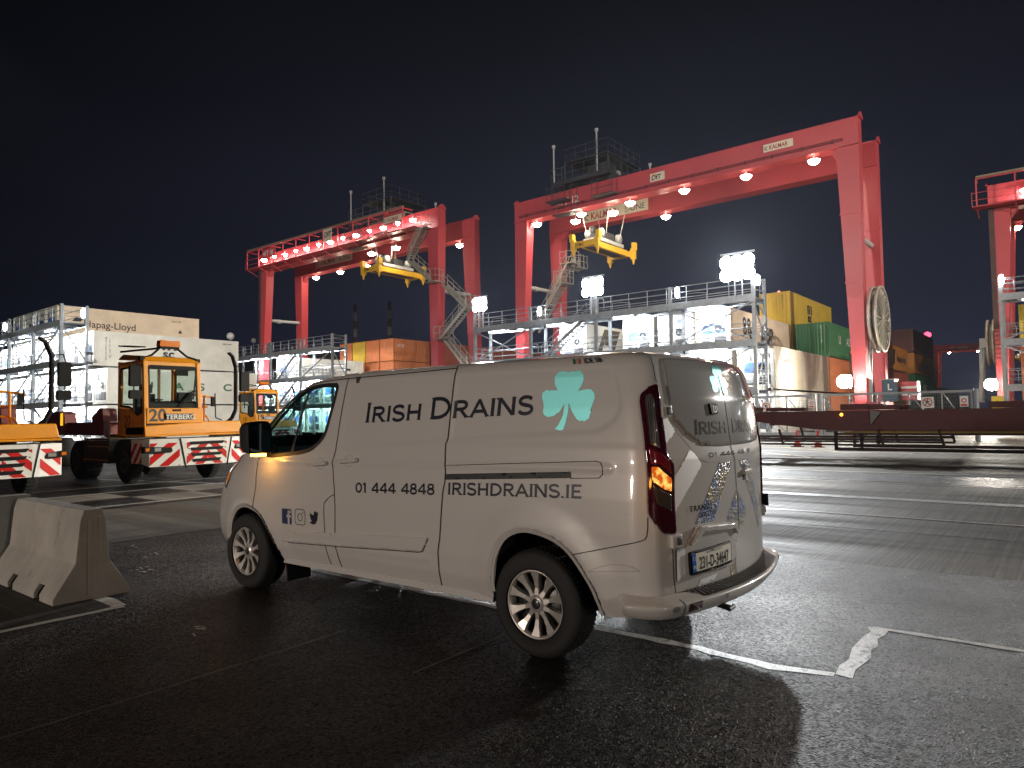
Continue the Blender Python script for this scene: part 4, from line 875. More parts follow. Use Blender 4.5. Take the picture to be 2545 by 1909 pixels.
# ---- cones
def cone(x, y, label, bands):
    t = empty('traffic_cone', (x, y, 0), label, 'traffic cone', 'traffic cones behind the trailer')
    mo = mat('cone_orange', (.85,.05,.02), .45, 0, .05); mb = MB()
    mb.lathe([(.17,.03),(.14,.16),(.125,.2)], (0,0,0), 'z', 24); mb.lathe([(.09,.42),(.055,.60),(.035,.74),(.001,.75)], (0,0,0), 'z', 24); mb.lathe([(.125,.2),(.09,.42)], (0,0,0), 'z', 24, 1 if bands else 0); mb.build('body', [mo, M_WHITEP], t)
    mb = MB(); mb.prism(rounded([(-.24,-.24),(.24,-.24),(.24,.24),(-.24,.24)], .06), 'z', 0, .035); mb.build('base', M_BLACK, t)
cone(32.3, 9.65, 'orange traffic cone nearer the van, all orange', False); cone(32.2, 8.75, 'orange and white traffic cone, the right hand one of the two', True)

# ---- concrete barriers
M_BAR = mat('barrier_concrete', (.44, .415, .37), .8, 0, .2, 2.2, .35, 45, dirt=((.14,.13,.11), 3.5, .62, (1,1,.5)))
def barrier(x, y, Ln, rz, label, tone=M_BAR):
    """profile runs along local Y from 0 to Ln"""
    t = empty('concrete_barrier', (x, y, 0), label, 'barrier', 'concrete barriers on the paving', rz)
    pr = [(-.31,0),(-.31,.06),(-.14,.33),(-.105,.70),(-.075,.79),(.075,.79),(.105,.70),(.14,.33),(.31,.06),(.31,0)]
    pr2 = []
    for a, b in zip(pr, pr[1:]+pr[:1]):
        for k in range(3): pr2.append((a[0]+(b[0]-a[0])*(k/3), a[1]+(b[1]-a[1])*(k/3)))
    # body in sections so that the two forklift pockets stay open
    secs = [(0,.32),(.32,.46),(.46,1.02),(1.02,1.16),(1.16,Ln)] if Ln < 2.2 else [(0,.6),(.6,.75),(.75,Ln-.75),(Ln-.75,Ln-.6),(Ln-.6,Ln)]
    mb = MB()
    for i, (a, b) in enumerate(secs):
        P = pr if i % 2 == 0 else [(-.266,.13)]+pr[2:8]+[(.266,.13)]
        mb.prism(P, 'y', a, b)
    mb.box(-.02, .02, -.012, 0, .02, .70)
    o = mb.build('body', tone, t); bv = o.modifiers.new('bevel', 'BEVEL'); bv.width = .012; bv.segments = 2; bv.limit_method = 'ANGLE'; bv.angle_limit = R(25)
    mb = MB(); mb.box(-.045, -.01, -.010, .0, .04, .70); mb.build('end_rib', mat('barrier_rib', (.46,.42,.36), .8, 0, .2), t)
    mb = MB(); mb.box(.055, .062, -.004, 0, .42, .73); mb.box(-.01, .055, -.004, 0, .722, .73); mb.build('end_groove', mat('groove_pale', (.55,.53,.50), .8, 0, .2), t)
    return t
barrier(2.56, 6.83, 1.72, 0, 'nearest concrete barrier, its end turned to the camera beside the van')
barrier(2.72, 9.02, 3.0, R(90), 'pale concrete barrier lying crosswise behind the nearest one', mat('barrier_pale', (.48,.47,.42), .8, 0, .15, 2, .3, 40))
barrier(2.2, 10.7, 3.0, R(90), 'concrete barrier furthest back at the left edge, only its top showing', mat('barrier_pale', (.48,.47,.42)))

# ------------------------------------------------------------------ distance
def chimney(x, y, label):
    t = empty('power_station_chimney', (x, y, 0), label, 'chimney', 'distant striped chimneys'); mb = MB()
    for i in range(14):
        z0, z1 = i*14.8, (i+1)*14.8; r0 = 9-.30*i; mb.lathe([(r0*.62, z0), ((r0-.30)*.62, z1)], (0,0,0), 'z', 20, i % 2)
    mb.build('shaft', [mat('chimney_pale', (.60,.58,.54), .8), mat('chimney_red', (.24,.13,.11), .8)], t)
chimney(804, 1002, 'tall banded chimney far off, the left one of the pair'); chimney(828, 937, 'tall banded chimney far off, the right one of the pair')
lamp('SPOT', 'chimney_fill_spot', (640, 760, 30), 350000, (1,.9,.8), (816, 970, 60), 3, 60, .8)  # unseen spot added so the chimneys stand out from the sky
t = empty('beacon_mast', (230, 31.7, 0), 'lattice mast with a glowing red beacon above the far stack', 'mast'); mb = MB()
for dx in (-1,1):
    for dy in (-1,1): mb.beam((dx,dy,0),(dx*.4,dy*.4,22.2), .18)
for k in range(10): mb.beam((-1+k*.06,-1+k*.06,k*2.2),(1-k*.06,1-k*.06,k*2.2+2.2), .1); mb.beam((1-k*.06,-1+k*.06,k*2.2),(-1+k*.06,1-k*.06,k*2.2+2.2), .1)
mb.build('lattice', M_DGREY, t); mb = MB(); mb.lathe([(.001,-.9),(.8,-.5),(.95,0),(.8,.5),(.001,.9)], (0,0,22.9), 'z', 16); mb.build('beacon', glow('beacon_red_light', (1,.05,.10), 6), t)
t = empty('beacon_mast', (150, 47.5, 0), 'thin mast with a tiny red light behind the yellow container', 'mast'); mb = MB(); mb.beam((0,0,0),(0,0,26.5),.3); mb.build('pole', M_DGREY, t); mb = MB(); mb.lathe([(.001,-.3),(.3,0),(.001,.3)], (0,0,26.9), 'z', 10); mb.build('beacon', glow('beacon_small_light', (1,.3,.25), 3), t)
for x, y, z, r, lb in ((42.3, 75, 11.25, .42, 'white globe on a post above the end of the grey white container'), (65.7, 109, 15.2, .42, 'smaller white globe left of the left crane leg')):
    t = empty('globe_mast', (x, y, 0), lb, 'globe'); mb = MB(); mb.tube((0,0,0),(0,0,z-r*.8),.07,8); mb.build('post', M_STEEL, t)
    mb = MB(); mb.lathe([(.001,-r)]+[(r*math.cos(a), r*math.sin(a)) for a in np.linspace(-1.4,1.4,9)]+[(.001,r)], (0,0,z), 'z', 20); mb.build('globe', mat('globe_white', (.7,.7,.68), .5), t)
t = empty('warehouse', (100, 150, 0), 'low grey curved roof warehouse behind the access tower', 'building'); mb = MB()
arc = [(x, 15.5+3.2*math.sin(math.pi*(x+4)/28)) for x in np.linspace(-4, 24, 15)]
mb.prism([(-4,0)]+arc+[(24,0)], 'y', 0, 40); mb.build('hall', mat('warehouse_grey', (.16,.155,.14), .7, 0, .1, .2), t)
mb = MB(); mb.lathe([(.001,0),(.5,0),(.5,.8),(.001,1.2)], (13.5,1,18.7), 'z', 12); mb.build('roof_vent', M_GREY, t)
# ------------------------------------------------------------------ yellow terminal tractors
M_TY = mat('tractor_yellow', (.80, .305, .004), .45, 0, .10, 1.6, .04, 20, coat=.08, dirt=((.34,.15,.02), 1.6, .66))
M_BRED = mat('reflective_red', (.60, .012, .012), .5, 0, .05, spec=.2); M_BWHT = mat('reflective_white', (.84,.84,.83), .5, 0, .05, dirt=((.35,.33,.30), 3, .62))
M_DARKG = mat('seat_dark', (.02,.02,.022), .7, 0, .1); M_GLASS = glassmat('cab_glass', (.80,.88,.84))
M_AMBG = mat('amber_lens', (.75,.20,.01), .2, 0, .1, coat=.5); M_CHR = mat('chrome', (.6,.6,.6), .15, 1, 0)
M_OLIVE = mat('tank_olive', (.07,.065,.05), .5, .2, .2)
M_HEAD = mat('headlamp_glass', (.55,.57,.58), .15, .4, .1, coat=.6)
def stripes(mb, x0, x1, z0, z1, y, d, per=.30, mir=False, X=None):
    """red diagonal bands clipped to a rectangle; X maps (u, z) to 3D"""
    def clip(poly, a, b, c):
        out = []
        for i in range(len(poly)):
            p, q = poly[i-1], poly[i]; fp, fq = a*p[0]+b*p[1]-c, a*q[0]+b*q[1]-c
            if (fp <= 0) != (fq <= 0): t_ = fp/(fp-fq); out.append((p[0]+(q[0]-p[0])*t_, p[1]+(q[1]-p[1])*t_))
            if fq <= 0: out.append(q)
        return out
    h = z1-z0; k = x0-2*h
    while k < x1+2*h:
        s = h*d; p = [(k, z0), (k+per*.5, z0), (k+per*.5+s, z1), (k+s, z1)]
        p = clip(clip(p, -1, 0, -x0), 1, 0, x1)
        if len(p) > 2: mb.add([X(u, z) for u, z in p], [tuple(range(len(p)))])
        k += per
def tractor(x, y, num, label, rear=True, trailer=True, rz=0):
    t = empty('terminal_tractor', (x, y, 0), label, 'tractor', 'yellow terminal tractors', rz); W = 2.62
    # chassis
    mb = MB(); mb.box(.75, 1.0, .5, 5.4, .72, 1.02); mb.box(1.65, 1.9, .5, 5.4, .72, 1.02); mb.box(.5, 2.1, 3.4, 5.0, 1.02, 1.12); mb.box(.1, 2.5, .35, .8, .95, 1.15); mb.build('chassis', M_DGREY, t)
    mb = MB(); mb.lathe([(.001,0),(.5,0),(.55,.08),(.001,.1)], (1.32, 4.3, 1.14), 'z', 20); mb.build('fifth_wheel', M_BLACK, t)
    for wx, wy, dual in ((.12, 1.48, 0), (W-.42, 1.48, 0), (.12, 4.55, 1), (W-.42-.25, 4.55, 1)):
        mb = MB(); w_ = .30 if not dual else .56
        mb.lathe([(.27,.02),(.44,0),(.52,.05),(.535,.1),(.535,w_-.1),(.52,w_-.05),(.44,w_),(.27,w_-.02)], (wx, wy, .535), 'x', 32)
        for k in range(32): a = 2*math.pi*k/32; mb.box(wx+.06, wx+w_-.06, wy+.53*math.cos(a)-.012, wy+.53*math.cos(a)+.012, .535+.53*math.sin(a)-.012, .535+.53*math.sin(a)+.012)
        o = mb.build('wheel', mat('tyre_rubber', (.018,.018,.018), .8, 0, .3, 10), t)
        mb = MB(); mb.lathe([(.001,-.02),(.09,-.02),(.12,.05),(.20,.05),(.25,.0),(.28,.02),(.28,w_-.02),(.001,w_-.05)], (wx, wy, .535), 'x', 24, 0)
        for k in range(10): a = 2*math.pi*k/10; mb.tube((wx-.01, wy+.165*math.cos(a), .535+.165*math.sin(a)), (wx+.06, wy+.165*math.cos(a), .535+.165*math.sin(a)), .016, 6, 1)
        mb.build('rim', [M_DGREY, M_CHR], o)
    # bumper: wrap-round, three panels in front
    zb0, zb1 = .42, 1.14
    plan = [(0, .75), (0, .16), (.10, 0), (.80, -.10), (.95, -.115), (2.02, -.115), (2.15, -.10), (W-.02, .04), (W, .16), (W, .75)]
    mb = MB()
    for a, b in zip(plan, plan[1:]):
        lo = lambda p: zb0+.05 if p[1] < .1 else zb0+.13
        mb.add([(a[0],a[1],lo(a)),(b[0],b[1],lo(b)),(b[0],b[1],zb1),(a[0],a[1],zb1)], [(0,1,2,3)])
    mb.add([(p[0],p[1],zb1) for p in plan]+[(W-.25,.75,zb1),(.25,.75,zb1)], [tuple(range(len(plan)+2))]); mb.build('bumper', M_BWHT, t)
    def on(u):                                                                      # arc length-ish parameter = x across the front
        for a, b in zip(plan[2:8], plan[3:8]):
            if a[0] <= u <= b[0]: k = (u-a[0])/(b[0]-a[0]); return a[1]+(b[1]-a[1])*k
        return plan[2][1] if u < .1 else plan[7][1]
    X = lambda u, z: (u, on(u)-.006, z)
    mb = MB(); 
    segs = [(.11,.79,1),(.96,1.49,1),(1.49,2.01,-1),(2.16,W-.04,-1)]
    for a, b, d in segs: stripes(mb, a, b, zb0+.06, zb1-.10, 0, 1.15*d, .44, X=X)
    stripes(mb, .17, .74, zb0+.14, zb1-.10, 0, -.9, .32, X=lambda u, z: (-.006, u, z)); mb.build('red_stripe', M_BRED, t)
    mb = MB(); mb.beam((.80,-.115,zb1),(.94,-.125,zb0-.01),.022,.02); mb.beam((2.15,-.115,zb1),(2.02,-.125,zb0+.0),.022,.02)
    for i, z in enumerate((1.02,.87,.73,.585)): mb.prism(rounded([(1.05+.02*i, z-.045),(1.90-.03*i, z-.035),(1.96-.03*i, z+.04),(1.03+.02*i, z+.035)], .02), 'y', -.13, -.122)
    mb.build('grille', M_BLACK, t)
    mb = MB()
    for sx in (1, -1):
        for k in range(4):
            xx = (.99+.01*k) if sx > 0 else (1.99-.01*k); mb.lathe([(.001,-.012),(.014,-.01),(.016,0)], (xx, -.118, .62+k*.13), 'y', 8)
    mb.build('bolt', M_DGREY, t)
    for x0, x1, lx in ((-.05, .62, .25), (W-.42, W+.02, W-.24)):
        pts = rounded([(x0,.80),(x1-.05,.80),(x1,.84),(x1-.03,.93),(x0,.97)], .03) if x0 < 1 else rounded([(x0,.84),(x0+.12,.82),(x1,.86),(x1,.99),(x0+.1,.95)], .03)
        mb = MB(); mb.prism(pts, 'y', -.10 if x0 < 1 else -.07, .1); h = mb.build('lamp_cluster', M_BLACK, t)
        mb = MB(); mb.box(lx-.07, lx+.08, -.112 if x0 < 1 else -.085, -.09 if x0 < 1 else -.06, .85 if x0<1 else .87, .93 if x0<1 else .95); mb.build('headlight', M_HEAD, h)
        ax = x0+.02 if x0 < 1 else x1-.08
        mb = MB(); mb.box(ax, ax+.09, -.108 if x0 < 1 else -.082, -.09 if x0 < 1 else -.06, .86 if x0<1 else .89, .93 if x0<1 else .96); mb.build('indicator', M_AMBG, h)
    # engine cover / fender shelf
    mb = MB(); z0, z1 = 1.20, 1.56
    mb.add([(.02,.05,z0+.03),(W-.05,.05,z0+.06),(W-.10,.12,z1),(1.55,.10,z1),(.02,.10,z1-.10), (.02,1.15,z0+.03),(W-.05,1.3,z0+.06),(W-.10,1.3,z1),(1.55,1.3,z1),(.02,1.15,z1-.1)],
           [(0,1,2,3,4),(9,8,7,6,5),(0,5,6,1),(1,6,7,2),(2,7,8,3),(3,8,9,4),(4,9,5,0)])
    mb.prism([(.0,z0),(W-.02,z0),(W-.02,z0+.05),(.0,z0+.05)], 'y', .02, 1.2); o = mb.build('engine_cover', M_TY, t); bv = o.modifiers.new('bevel', 'BEVEL'); bv.width = .03; bv.segments = 3
    # cab
    cx0, cx1, cy0, cy1, cz0, zw, cz1 = .02, 1.47, .10, 1.62, 1.22, 1.90, 3.06
    mb = MB()
    mb.prism([(cy0-.02,cz0+.30),(cy0-.02,zw),(cy0+.02,zw),(cy0+.02,cz0+.30)], 'x', cx0+.05, cx1)                  # panel under the windscreen
    mb.box(cx0, cx0+.05, cy0, cy1, cz0, 1.60); mb.prism([(cy0,1.60),(cy0+.1,1.78),(cy0+.42,1.70),(cy0+.75,1.9),(cy1,1.9),(cy1,1.6)], 'x', cx0, cx0+.05); mb.box(cx1-.05, cx1, cy0+.03, cy1, cz0, 1.95); mb.box(cx0+.05, cx1-.05, cy1-.05, cy1, cz0, 1.95)
    mb.box(cx0+.05, cx1-.05, cy0+.02, cy1-.05, cz0, cz0+.05)
    for (xa, ya, xb, yb, w_) in ((cx0+.055,cy0+.05,cx0+.055,cy0+.13,.11),(cx1-.055,cy0+.05,cx1-.075,cy0+.13,.11),(cx0+.05,cy1-.06,cx0+.05,cy1-.06,.10),(cx1-.05,cy1-.06,cx1-.05,cy1-.06,.10)):
        mb.beam((xa,ya,1.55),(xb,yb,cz1), w_, w_)
    mb.box(cx0+.05, cx1-.05, cy0+.10, cy0+.19, cz1-.13, cz1); mb.box(cx0, cx0+.09, cy0+.1, cy1, cz1-.06, cz1+.02); mb.box(cx1-.09, cx1, cy0+.1, cy1, cz1-.06, cz1+.02); mb.box(cx0, cx1, cy1-.1, cy1, cz1-.1, cz1+.04)
    mb.add([(cx0,cy0+.10,cz1),(cx1-.02,cy0+.10,cz1),(cx1,cy1,cz1+.10),(cx0,cy1,cz1+.10),(cx0+.1,cy0+.22,cz1+.12),(cx1-.12,cy0+.22,cz1+.12),(cx1-.1,cy1-.05,cz1+.24),(cx0+.1,cy1-.05,cz1+.24)], [(0,1,2,3),(4,7,6,5),(0,4,5,1),(1,5,6,2),(2,6,7,3),(3,7,4,0)])
    o = mb.build('cab', M_TY, t); bv = o.modifiers.new('bevel', 'BEVEL'); bv.width = .018; bv.segments = 2
    mb = MB(); mb.add([(cx0+.10,cy0+.03,zw),(cx1-.10,cy0+.03,zw),(cx1-.12,cy0+.10,cz1-.10),(cx0+.10,cy0+.10,cz1-.10)], [(0,1,2,3)]); ws = mb.build('windscreen', M_GLASS, t)
    fr = lambda pts: strip2d(rounded(pts, .06), .045, True)
    mb = MB(); v, f = fr([(cx0+.13,zw+.02),(cx1-.13,zw+.02),(cx1-.15,cz1-.12),(cx0+.13,cz1-.12)]); mb.add([(a, cy0+.018+(b-zw)/(cz1-zw)*.075, b) for a, b in v], f)
    mb.box(cx0+.13, cx1-.13, cy0+.085, cy0+.093, cz1-.2, cz1-.11); mb.build('window_seal', M_BLACK, ws)
    side = [(cy0+.17,1.80),(cy0+.45,1.74),(cy0+.80,1.94),(cy1-.13,1.98),(cy1-.13,2.92),(cy0+.22,2.92)]
    for xs in (cx0+.02, cx1-.02):
        mb = MB(); mb.add([(xs, a, b) for a, b in side], [tuple(range(6))]); dw = mb.build('side_window', M_GLASS, t)
        mb = MB(); v, f = strip2d(rounded(side, .08), .05, True); mb.add([(xs-.01*(1 if xs < 1 else -1), a, b) for a, b in v], f); mb.build('window_seal', M_BLACK, dw)
    mb = MB(); mb.add([(cx0+.12, cy1-.03, 1.98),(cx1-.12, cy1-.03, 1.98),(cx1-.12, cy1-.03, 2.9),(cx0+.12, cy1-.03, 2.9)], [(0,1,2,3)]); mb.build('rear_window', M_GLASS, t)
    mb = MB(); mb.box(.62, .70, cy1-.06, cy1-.035, 1.95, 2.95); mb.box(1.0, 1.07, cy1-.06, cy1-.035, 1.95, 2.95); mb.build('rear_pillar', mat('pillar_tan', (.18,.10,.04), .6), t)
    mb = MB(); mb.box(.22,.66,.95,1.12,1.5,2.28); mb.box(.30,.58,.93,1.05,2.30,2.52); mb.box(.22,.66,.55,1.05,1.42,1.6); mb.build('seat', M_DARKG, t)
    mb = MB(); mb.prism([(.15,1.45),(.15,2.02),(.32,2.08),(.55,1.9),(.55,1.45)], 'x', .1, 1.38); mb.lathe([(.19,-.015),(.215,0),(.19,.015)], (.48,.60,2.12), 'z', 20); mb.tube((.48,.45,1.8),(.48,.60,2.12),.03,8); mb.box(.9,1.25,.2,.3,2.05,2.3); mb.build('dashboard', M_DARKG, t)
    mb = MB(); mb.box(.83,1.15,.22,.25,2.72,2.88); mb.build('interior_mirror', M_BLACK, t)
    mb = MB(); mb.beam((.78,.11,1.86),(1.24,.12,2.35),.025,.03,up=(0,1,0)); mb.beam((.84,.10,1.86),(1.30,.11,2.36),.018,.02,up=(0,1,0)); mb.beam((1.22,.10,2.12),(1.30,.13,2.74),.03,.02,up=(0,1,0)); mb.box(.70,.90,.06,.12,1.82,1.87); mb.build('wiper', M_BLACK, t)
    # roof bar and beacon
    mb = MB(); zr = cz1+.10
    mb.path([(.04,.30,zr-.05),(.30,.35,zr+.06),(.52,.4,zr+.26),(.92,.4,zr+.28),(1.18,.35,zr+.06),(1.42,.28,zr-.02)], .028, 8); mb.path([(.04,1.5,zr+.2),(.45,.6,zr+.24),(.52,.4,zr+.26)], .025, 8)
    mb.box(.48,.96,.3,.5,zr+.25,zr+.29); mb.box(-.02,.10,.25,.36,zr-.1,zr); mb.box(1.36,1.48,.25,.36,zr-.09,zr+.01); mb.prism([(.8,zr+.28),(1.6,zr+.34),(1.6,zr+.37),(.8,zr+.31)], 'x', .02, .35)
    mb.build('roof_bar', M_BLACK, t)
    mb = MB(); mb.prism(rounded([(.47,zr+.29),(.99,zr+.29),(.97,zr+.45),(.76,zr+.43),(.74,zr+.43),(.49,zr+.45)], .03), 'y', .30, .50); mb.build('beacon', M_AMBG, t)
    # mirrors
    mb = MB(); mb.path([(.0,.15,2.95),(-.22,.12,2.98),(-.22,.12,1.75)], .015, 6); mb.prism(rounded([(-.34,2.42),(-.10,2.42),(-.10,2.92),(-.34,2.92)], .05), 'y', .02, .14); mb.prism(rounded([(-.34,2.12),(-.08,2.12),(-.08,2.33),(-.34,2.33)], .05), 'y', .02, .14); mb.build('mirror', M_BLACK, t)
    mb = MB(); px = W-.18; mb.path([(px-.22,.3,1.5),(px-.10,.22,1.62),(px,.2,1.85),(px,.2,3.05)], .05, 10); mb.beam((px,.2,3.0),(px-.15,.1,3.28),.09,.05); mb.beam((px-.15,.1,3.28),(px-.28,.05,3.36),.10,.04); mb.build('exhaust_pole', M_BLACK, t)
    mb = MB(); mb.path([(px,.2,3.02),(px+.22,.2,3.05),(px+.26,.2,2.9),(px+.26,.2,1.9)], .014, 6); mb.prism(rounded([(px+.12,2.36),(px+.36,2.36),(px+.36,2.88),(px+.12,2.88)], .05), 'y', .12, .24); mb.prism(rounded([(px+.10,2.06),(px+.36,2.06),(px+.36,2.27),(px+.10,2.27)], .05), 'y', .12, .24); mb.build('pole_mirror', M_BLACK, t)
    mb = MB(); mb.path([(1.50,.9,2.22),(1.62,.75,2.26),(px-.35,.75,2.20),(px-.30,.75,2.18)], .028, 8); mb.tube((1.85,.75,2.24),(1.85,.75,1.55),.03,8); mb.path([(1.5,.9,1.95),(1.95,.75,1.94)], .024, 8); mb.path([(1.55,.9,1.75),(1.9,.72,1.70),(1.98,.70,1.55)], .024, 8); mb.build('handrail', M_TY, t)
    mb = MB(); mb.path([(px-.42,.5,2.3),(px-.40,.5,1.65),(px-.25,.45,1.58)], .016, 6); mb.box(px-.52,px-.44,.46,.54,1.95,2.2); mb.build('small_mirror', M_BLACK, t)
    # numbers
    v2 = text2d(num, .42, bold=.025, xs=1.0)
    mb = MB(); put2d(mb, v2, (.12, cy0-.021, 1.58), (1,0,0), (0,0,1), .004); n1 = mb.build('number', M_INK, t)
    mb = MB(); put2d(mb, poly2d([(.50,1.60),(1.22,1.60),(1.22,1.76),(.46,1.76)]), (0,cy0-.021,0), (1,0,0), (0,0,1), .004); nb = mb.build('name_plate', M_INK, t)
    mb = MB(); put2d(mb, text2d('TERBERG', .165, bold=.012, xs=1.1), (.52, cy0-.026, 1.622), (1,0,0), (0,0,1), .003); mb.build('lettering', M_WHITEP, nb)
    mb = MB(); put2d(mb, text2d(num, .40, bold=.02, xs=.9), (cx0, 1.22, 1.46), (0,-1,0), (0,0,1), .004); mb.build('number', mat('faded_number', (.22,.08,.03), .6, 0, .2), t)
    # steps, tank, mudguard
    mb = MB(); mb.box(.02,.5,2.15,3.75,.50,1.08); mb.build('fuel_tank', M_OLIVE, t); mb = MB(); mb.box(.0,.02,2.2,3.4,.92,.95); mb.box(.0,.02,2.2,3.7,.56,.60); mb.box(.0,.04,1.05,2.1,1.16,1.2); mb.build('yellow_strip', M_YELB, t)
    mb = MB(); mb.lathe([(.60,-.02),(.60,.34)], (.10,1.48,.535), 'x', 20, 0, True, R(20), R(160)); mb.lathe([(.60,-.34),(.60,.02)], (W-.10,1.48,.535), 'x', 20, 0, True, R(20), R(160)); mb.beam((.06,2.1,.95),(.06,2.45,1.6),.05,.05); mb.build('mudguard', M_DGREY, t)
    if trailer:
        q = empty('attached_trailer', (x, y, 0), f'dark red flat trailer coupled behind tractor {num}', 'trailer', 'dark red trailers behind the tractors', rz)
        mb = MB(); mb.box(.08,.24,2.6,15,1.22,1.58); mb.box(2.3,2.46,2.6,15,1.22,1.58)
        for k in range(8): mb.box(.24,2.3,3.2+k*1.6,3.36+k*1.6,1.24,1.5)
        mb.build('main_beam', M_TRL, q)
        mb = MB(); mb.prism([(2.55,1.58),(2.6,1.92),(2.8,1.95),(3.3,1.72),(3.3,1.58)], 'x', .05, .4); mb.prism([(2.55,1.58),(2.6,1.92),(2.8,1.95),(3.3,1.72),(3.3,1.58)], 'x', 2.2, 2.5); mb.prism([(5.0,1.3),(5.1,1.82),(5.5,1.90),(6.3,1.90),(6.5,1.6),(6.3,1.3)], 'x', .0, .3); mb.build('bolster', M_TRL, q)
        mb = MB(); mb.box(-.02,-.0,5.2,5.34,1.5,1.85); mb.build('reflector', glow('amber_reflector_glow', (1,.5,.02), 1.2), q)  # reflector given emission so that it shines by itself
        for wy in (11.5, 12.8):
            for wx in (.1, 1.9): mb = MB(); mb.lathe([(.27,.02),(.44,0),(.52,.05),(.52,.5),(.44,.55),(.27,.5)], (wx, wy, .52), 'x', 24); mb.build('wheel', _mats['tyre_rubber'], q)
    return t
tractor(7.65, 17.42, '20', 'yellow terminal tractor with amber beacon and striped bumper, left of the van nose')
tractor(3.08, 16.80, '21', 'yellow terminal tractor cut by the left edge, only its striped bumper and rails showing')
tractor(20.0, 33.0, '19', 'smaller looking yellow terminal tractor further back behind the van windscreen', trailer=False)
# ------------------------------------------------------------------ the white panel van
def I(z, t): return float(np.interp(z, [a for a, _ in t], [b for _, b in t]))
WZ=[(.25,.90),(.34,.925),(.45,.962),(.60,.98),(.85,.985),(1.05,.982),(1.20,.968),(1.27,.965),(1.35,.957),(1.38,.950),(1.60,.915),(1.80,.876),(1.87,.858),(1.91,.832),(1.935,.80),(1.955,.70),(1.965,.5),(1.972,.25),(1.976,.02)]
XF=[(.25,4.08),(.39,4.26),(.5,4.3),(.66,4.3),(.9,4.24),(1.07,4.12),(1.15,4.0),(1.22,3.85),(1.30,3.62),(1.38,3.45),(1.5,3.34),(1.6,3.23),(1.72,3.06),(1.80,2.94),(1.87,2.77),(1.90,2.66),(1.93,2.45),(1.955,2.2),(1.965,2.0),(1.972,1.7),(1.976,1.3)]
SH=[(.25,0.03),(.5,0),(1.28,0),(1.65,.05),(1.85,.11),(1.9,.14),(1.93,.19),(1.955,.30),(1.965,.42),(1.972,.6),(1.976,.9)]
XC=-.70; LC=.24
def P(u,z,off=0.):
    """van surface, left half: u=x along the side, unrolled round the rear corner"""
    w=I(z,WZ); xf=I(z,XF); sh=I(z,SH)
    if u>=XC:
        u2=u+ (sh*(1-(u-XC)/.8) if u<XC+.8 else 0)
        y=w; 
        k=min(1,max(0,(z-1.15)/.25)); x0=xf-1.6+.4*k
        if u2>x0:
            t=min(1,(u2-x0)/(xf-x0)); y=w*(1-t**(5+3*k))**(1/2.2)
        return np.array([u2,y+off,z])
    r=min(.09,.3*w); a=.194
    yb=w-r; A=np.array([XC+sh,w]); B=np.array([-1.02+sh+a*yb*yb,yb]); Cc=np.array([B[0]+2*a*yb*r,w])
    if u>XC-LC:
        t=(XC-u)/LC; p=(1-t)**2*A+2*t*(1-t)*Cc+t*t*B; d=2*(1-t)*(Cc-A)+2*t*(B-Cc)
        n=np.array([d[1],-d[0]]); n/=np.hypot(*n)+1e-9; 
        if n[1]<0: n=-n
        return np.array([p[0]+n[0]*off,p[1]+n[1]*off,z])
    y=yb-(XC-LC-u)
    n=np.array([-1,2*a*y]); n/=np.hypot(*n)
    return np.array([-1.02+sh+a*y*y+n[0]*off,y+n[1]*off,z])
def inpoly(pts, poly):
    """vectorised point in polygon"""
    pts = np.asarray(pts, float); x, y = pts[:,0], pts[:,1]; r = np.zeros(len(pts), bool); n = len(poly)
    for i in range(n):
        (x1,y1),(x2,y2) = poly[i-1], poly[i]
        if y1 == y2: continue
        c = ((y1 > y) != (y2 > y)) & (x < (x2-x1)*(y-y1)/(y2-y1)+x1); r ^= c
    return r
def nearest(pts, poly, closed=True):
    """distance to and nearest point on a polygon's boundary"""
    pts = np.asarray(pts, float); best = np.full(len(pts), 1e9); q = pts.copy(); n = len(poly)
    for i in range(0 if closed else 1, n):
        a, b = np.array(poly[i-1]), np.array(poly[i]); d = b-a; L2 = d@d
        if L2 < 1e-12: continue
        t = np.clip(((pts-a)@d)/L2, 0, 1); p = a+t[:,None]*d; dd = np.hypot(*(pts-p).T); m = dd < best; best[m] = dd[m]; q[m] = p[m]
    return best, q
def smooth_closed(pts, it=2):
    for _ in range(it):
        o = []
        for i in range(len(pts)):
            a, b = pts[i-1], pts[i]; o += [(a[0]*.75+b[0]*.25, a[1]*.75+b[1]*.25), (a[0]*.25+b[0]*.75, a[1]*.25+b[1]*.75)]
        pts = o
    return pts
def arc_smooth(pts, it=2):
    for _ in range(it):
        o = [pts[0]]
        for a, b in zip(pts, pts[1:]): o += [(a[0]*.75+b[0]*.25, a[1]*.75+b[1]*.25), (a[0]*.25+b[0]*.75, a[1]*.25+b[1]*.75)]
        o.append(pts[-1]); pts = o
    return pts
ARCH_R = arc_smooth([(.345,.20),(.345,.52),(.255,.735),(.10,.825),(-.08,.815),(-.26,.755),(-.40,.60),(-.50,.42),(-.53,.20)], 3)
ARCH_F = arc_smooth([(3.575,.20),(3.57,.50),(3.47,.70),(3.32,.775),(3.18,.77),(3.00,.71),(2.86,.54),(2.75,.36),(2.70,.20)], 3)
WINP = rounded([(3.20,1.36),(3.055,1.475),(2.926,1.585),(2.74,1.715),(2.56,1.80),(2.42,1.835),(2.237,1.847),(2.085,1.845),(2.062,1.82),(2.075,1.72),(2.10,1.60),(2.136,1.438),(2.19,1.37),(2.305,1.30),(2.45,1.272),(2.87,1.234),(3.02,1.246)], .05, 3)
PAN1 = rounded([(1.905,1.84),(1.875,1.868),(.80,1.876),(.775,1.86),(.768,1.40),(.79,1.386),(1.245,1.352),(1.87,1.306),(1.915,1.33),(1.92,1.60)], .04, 3)
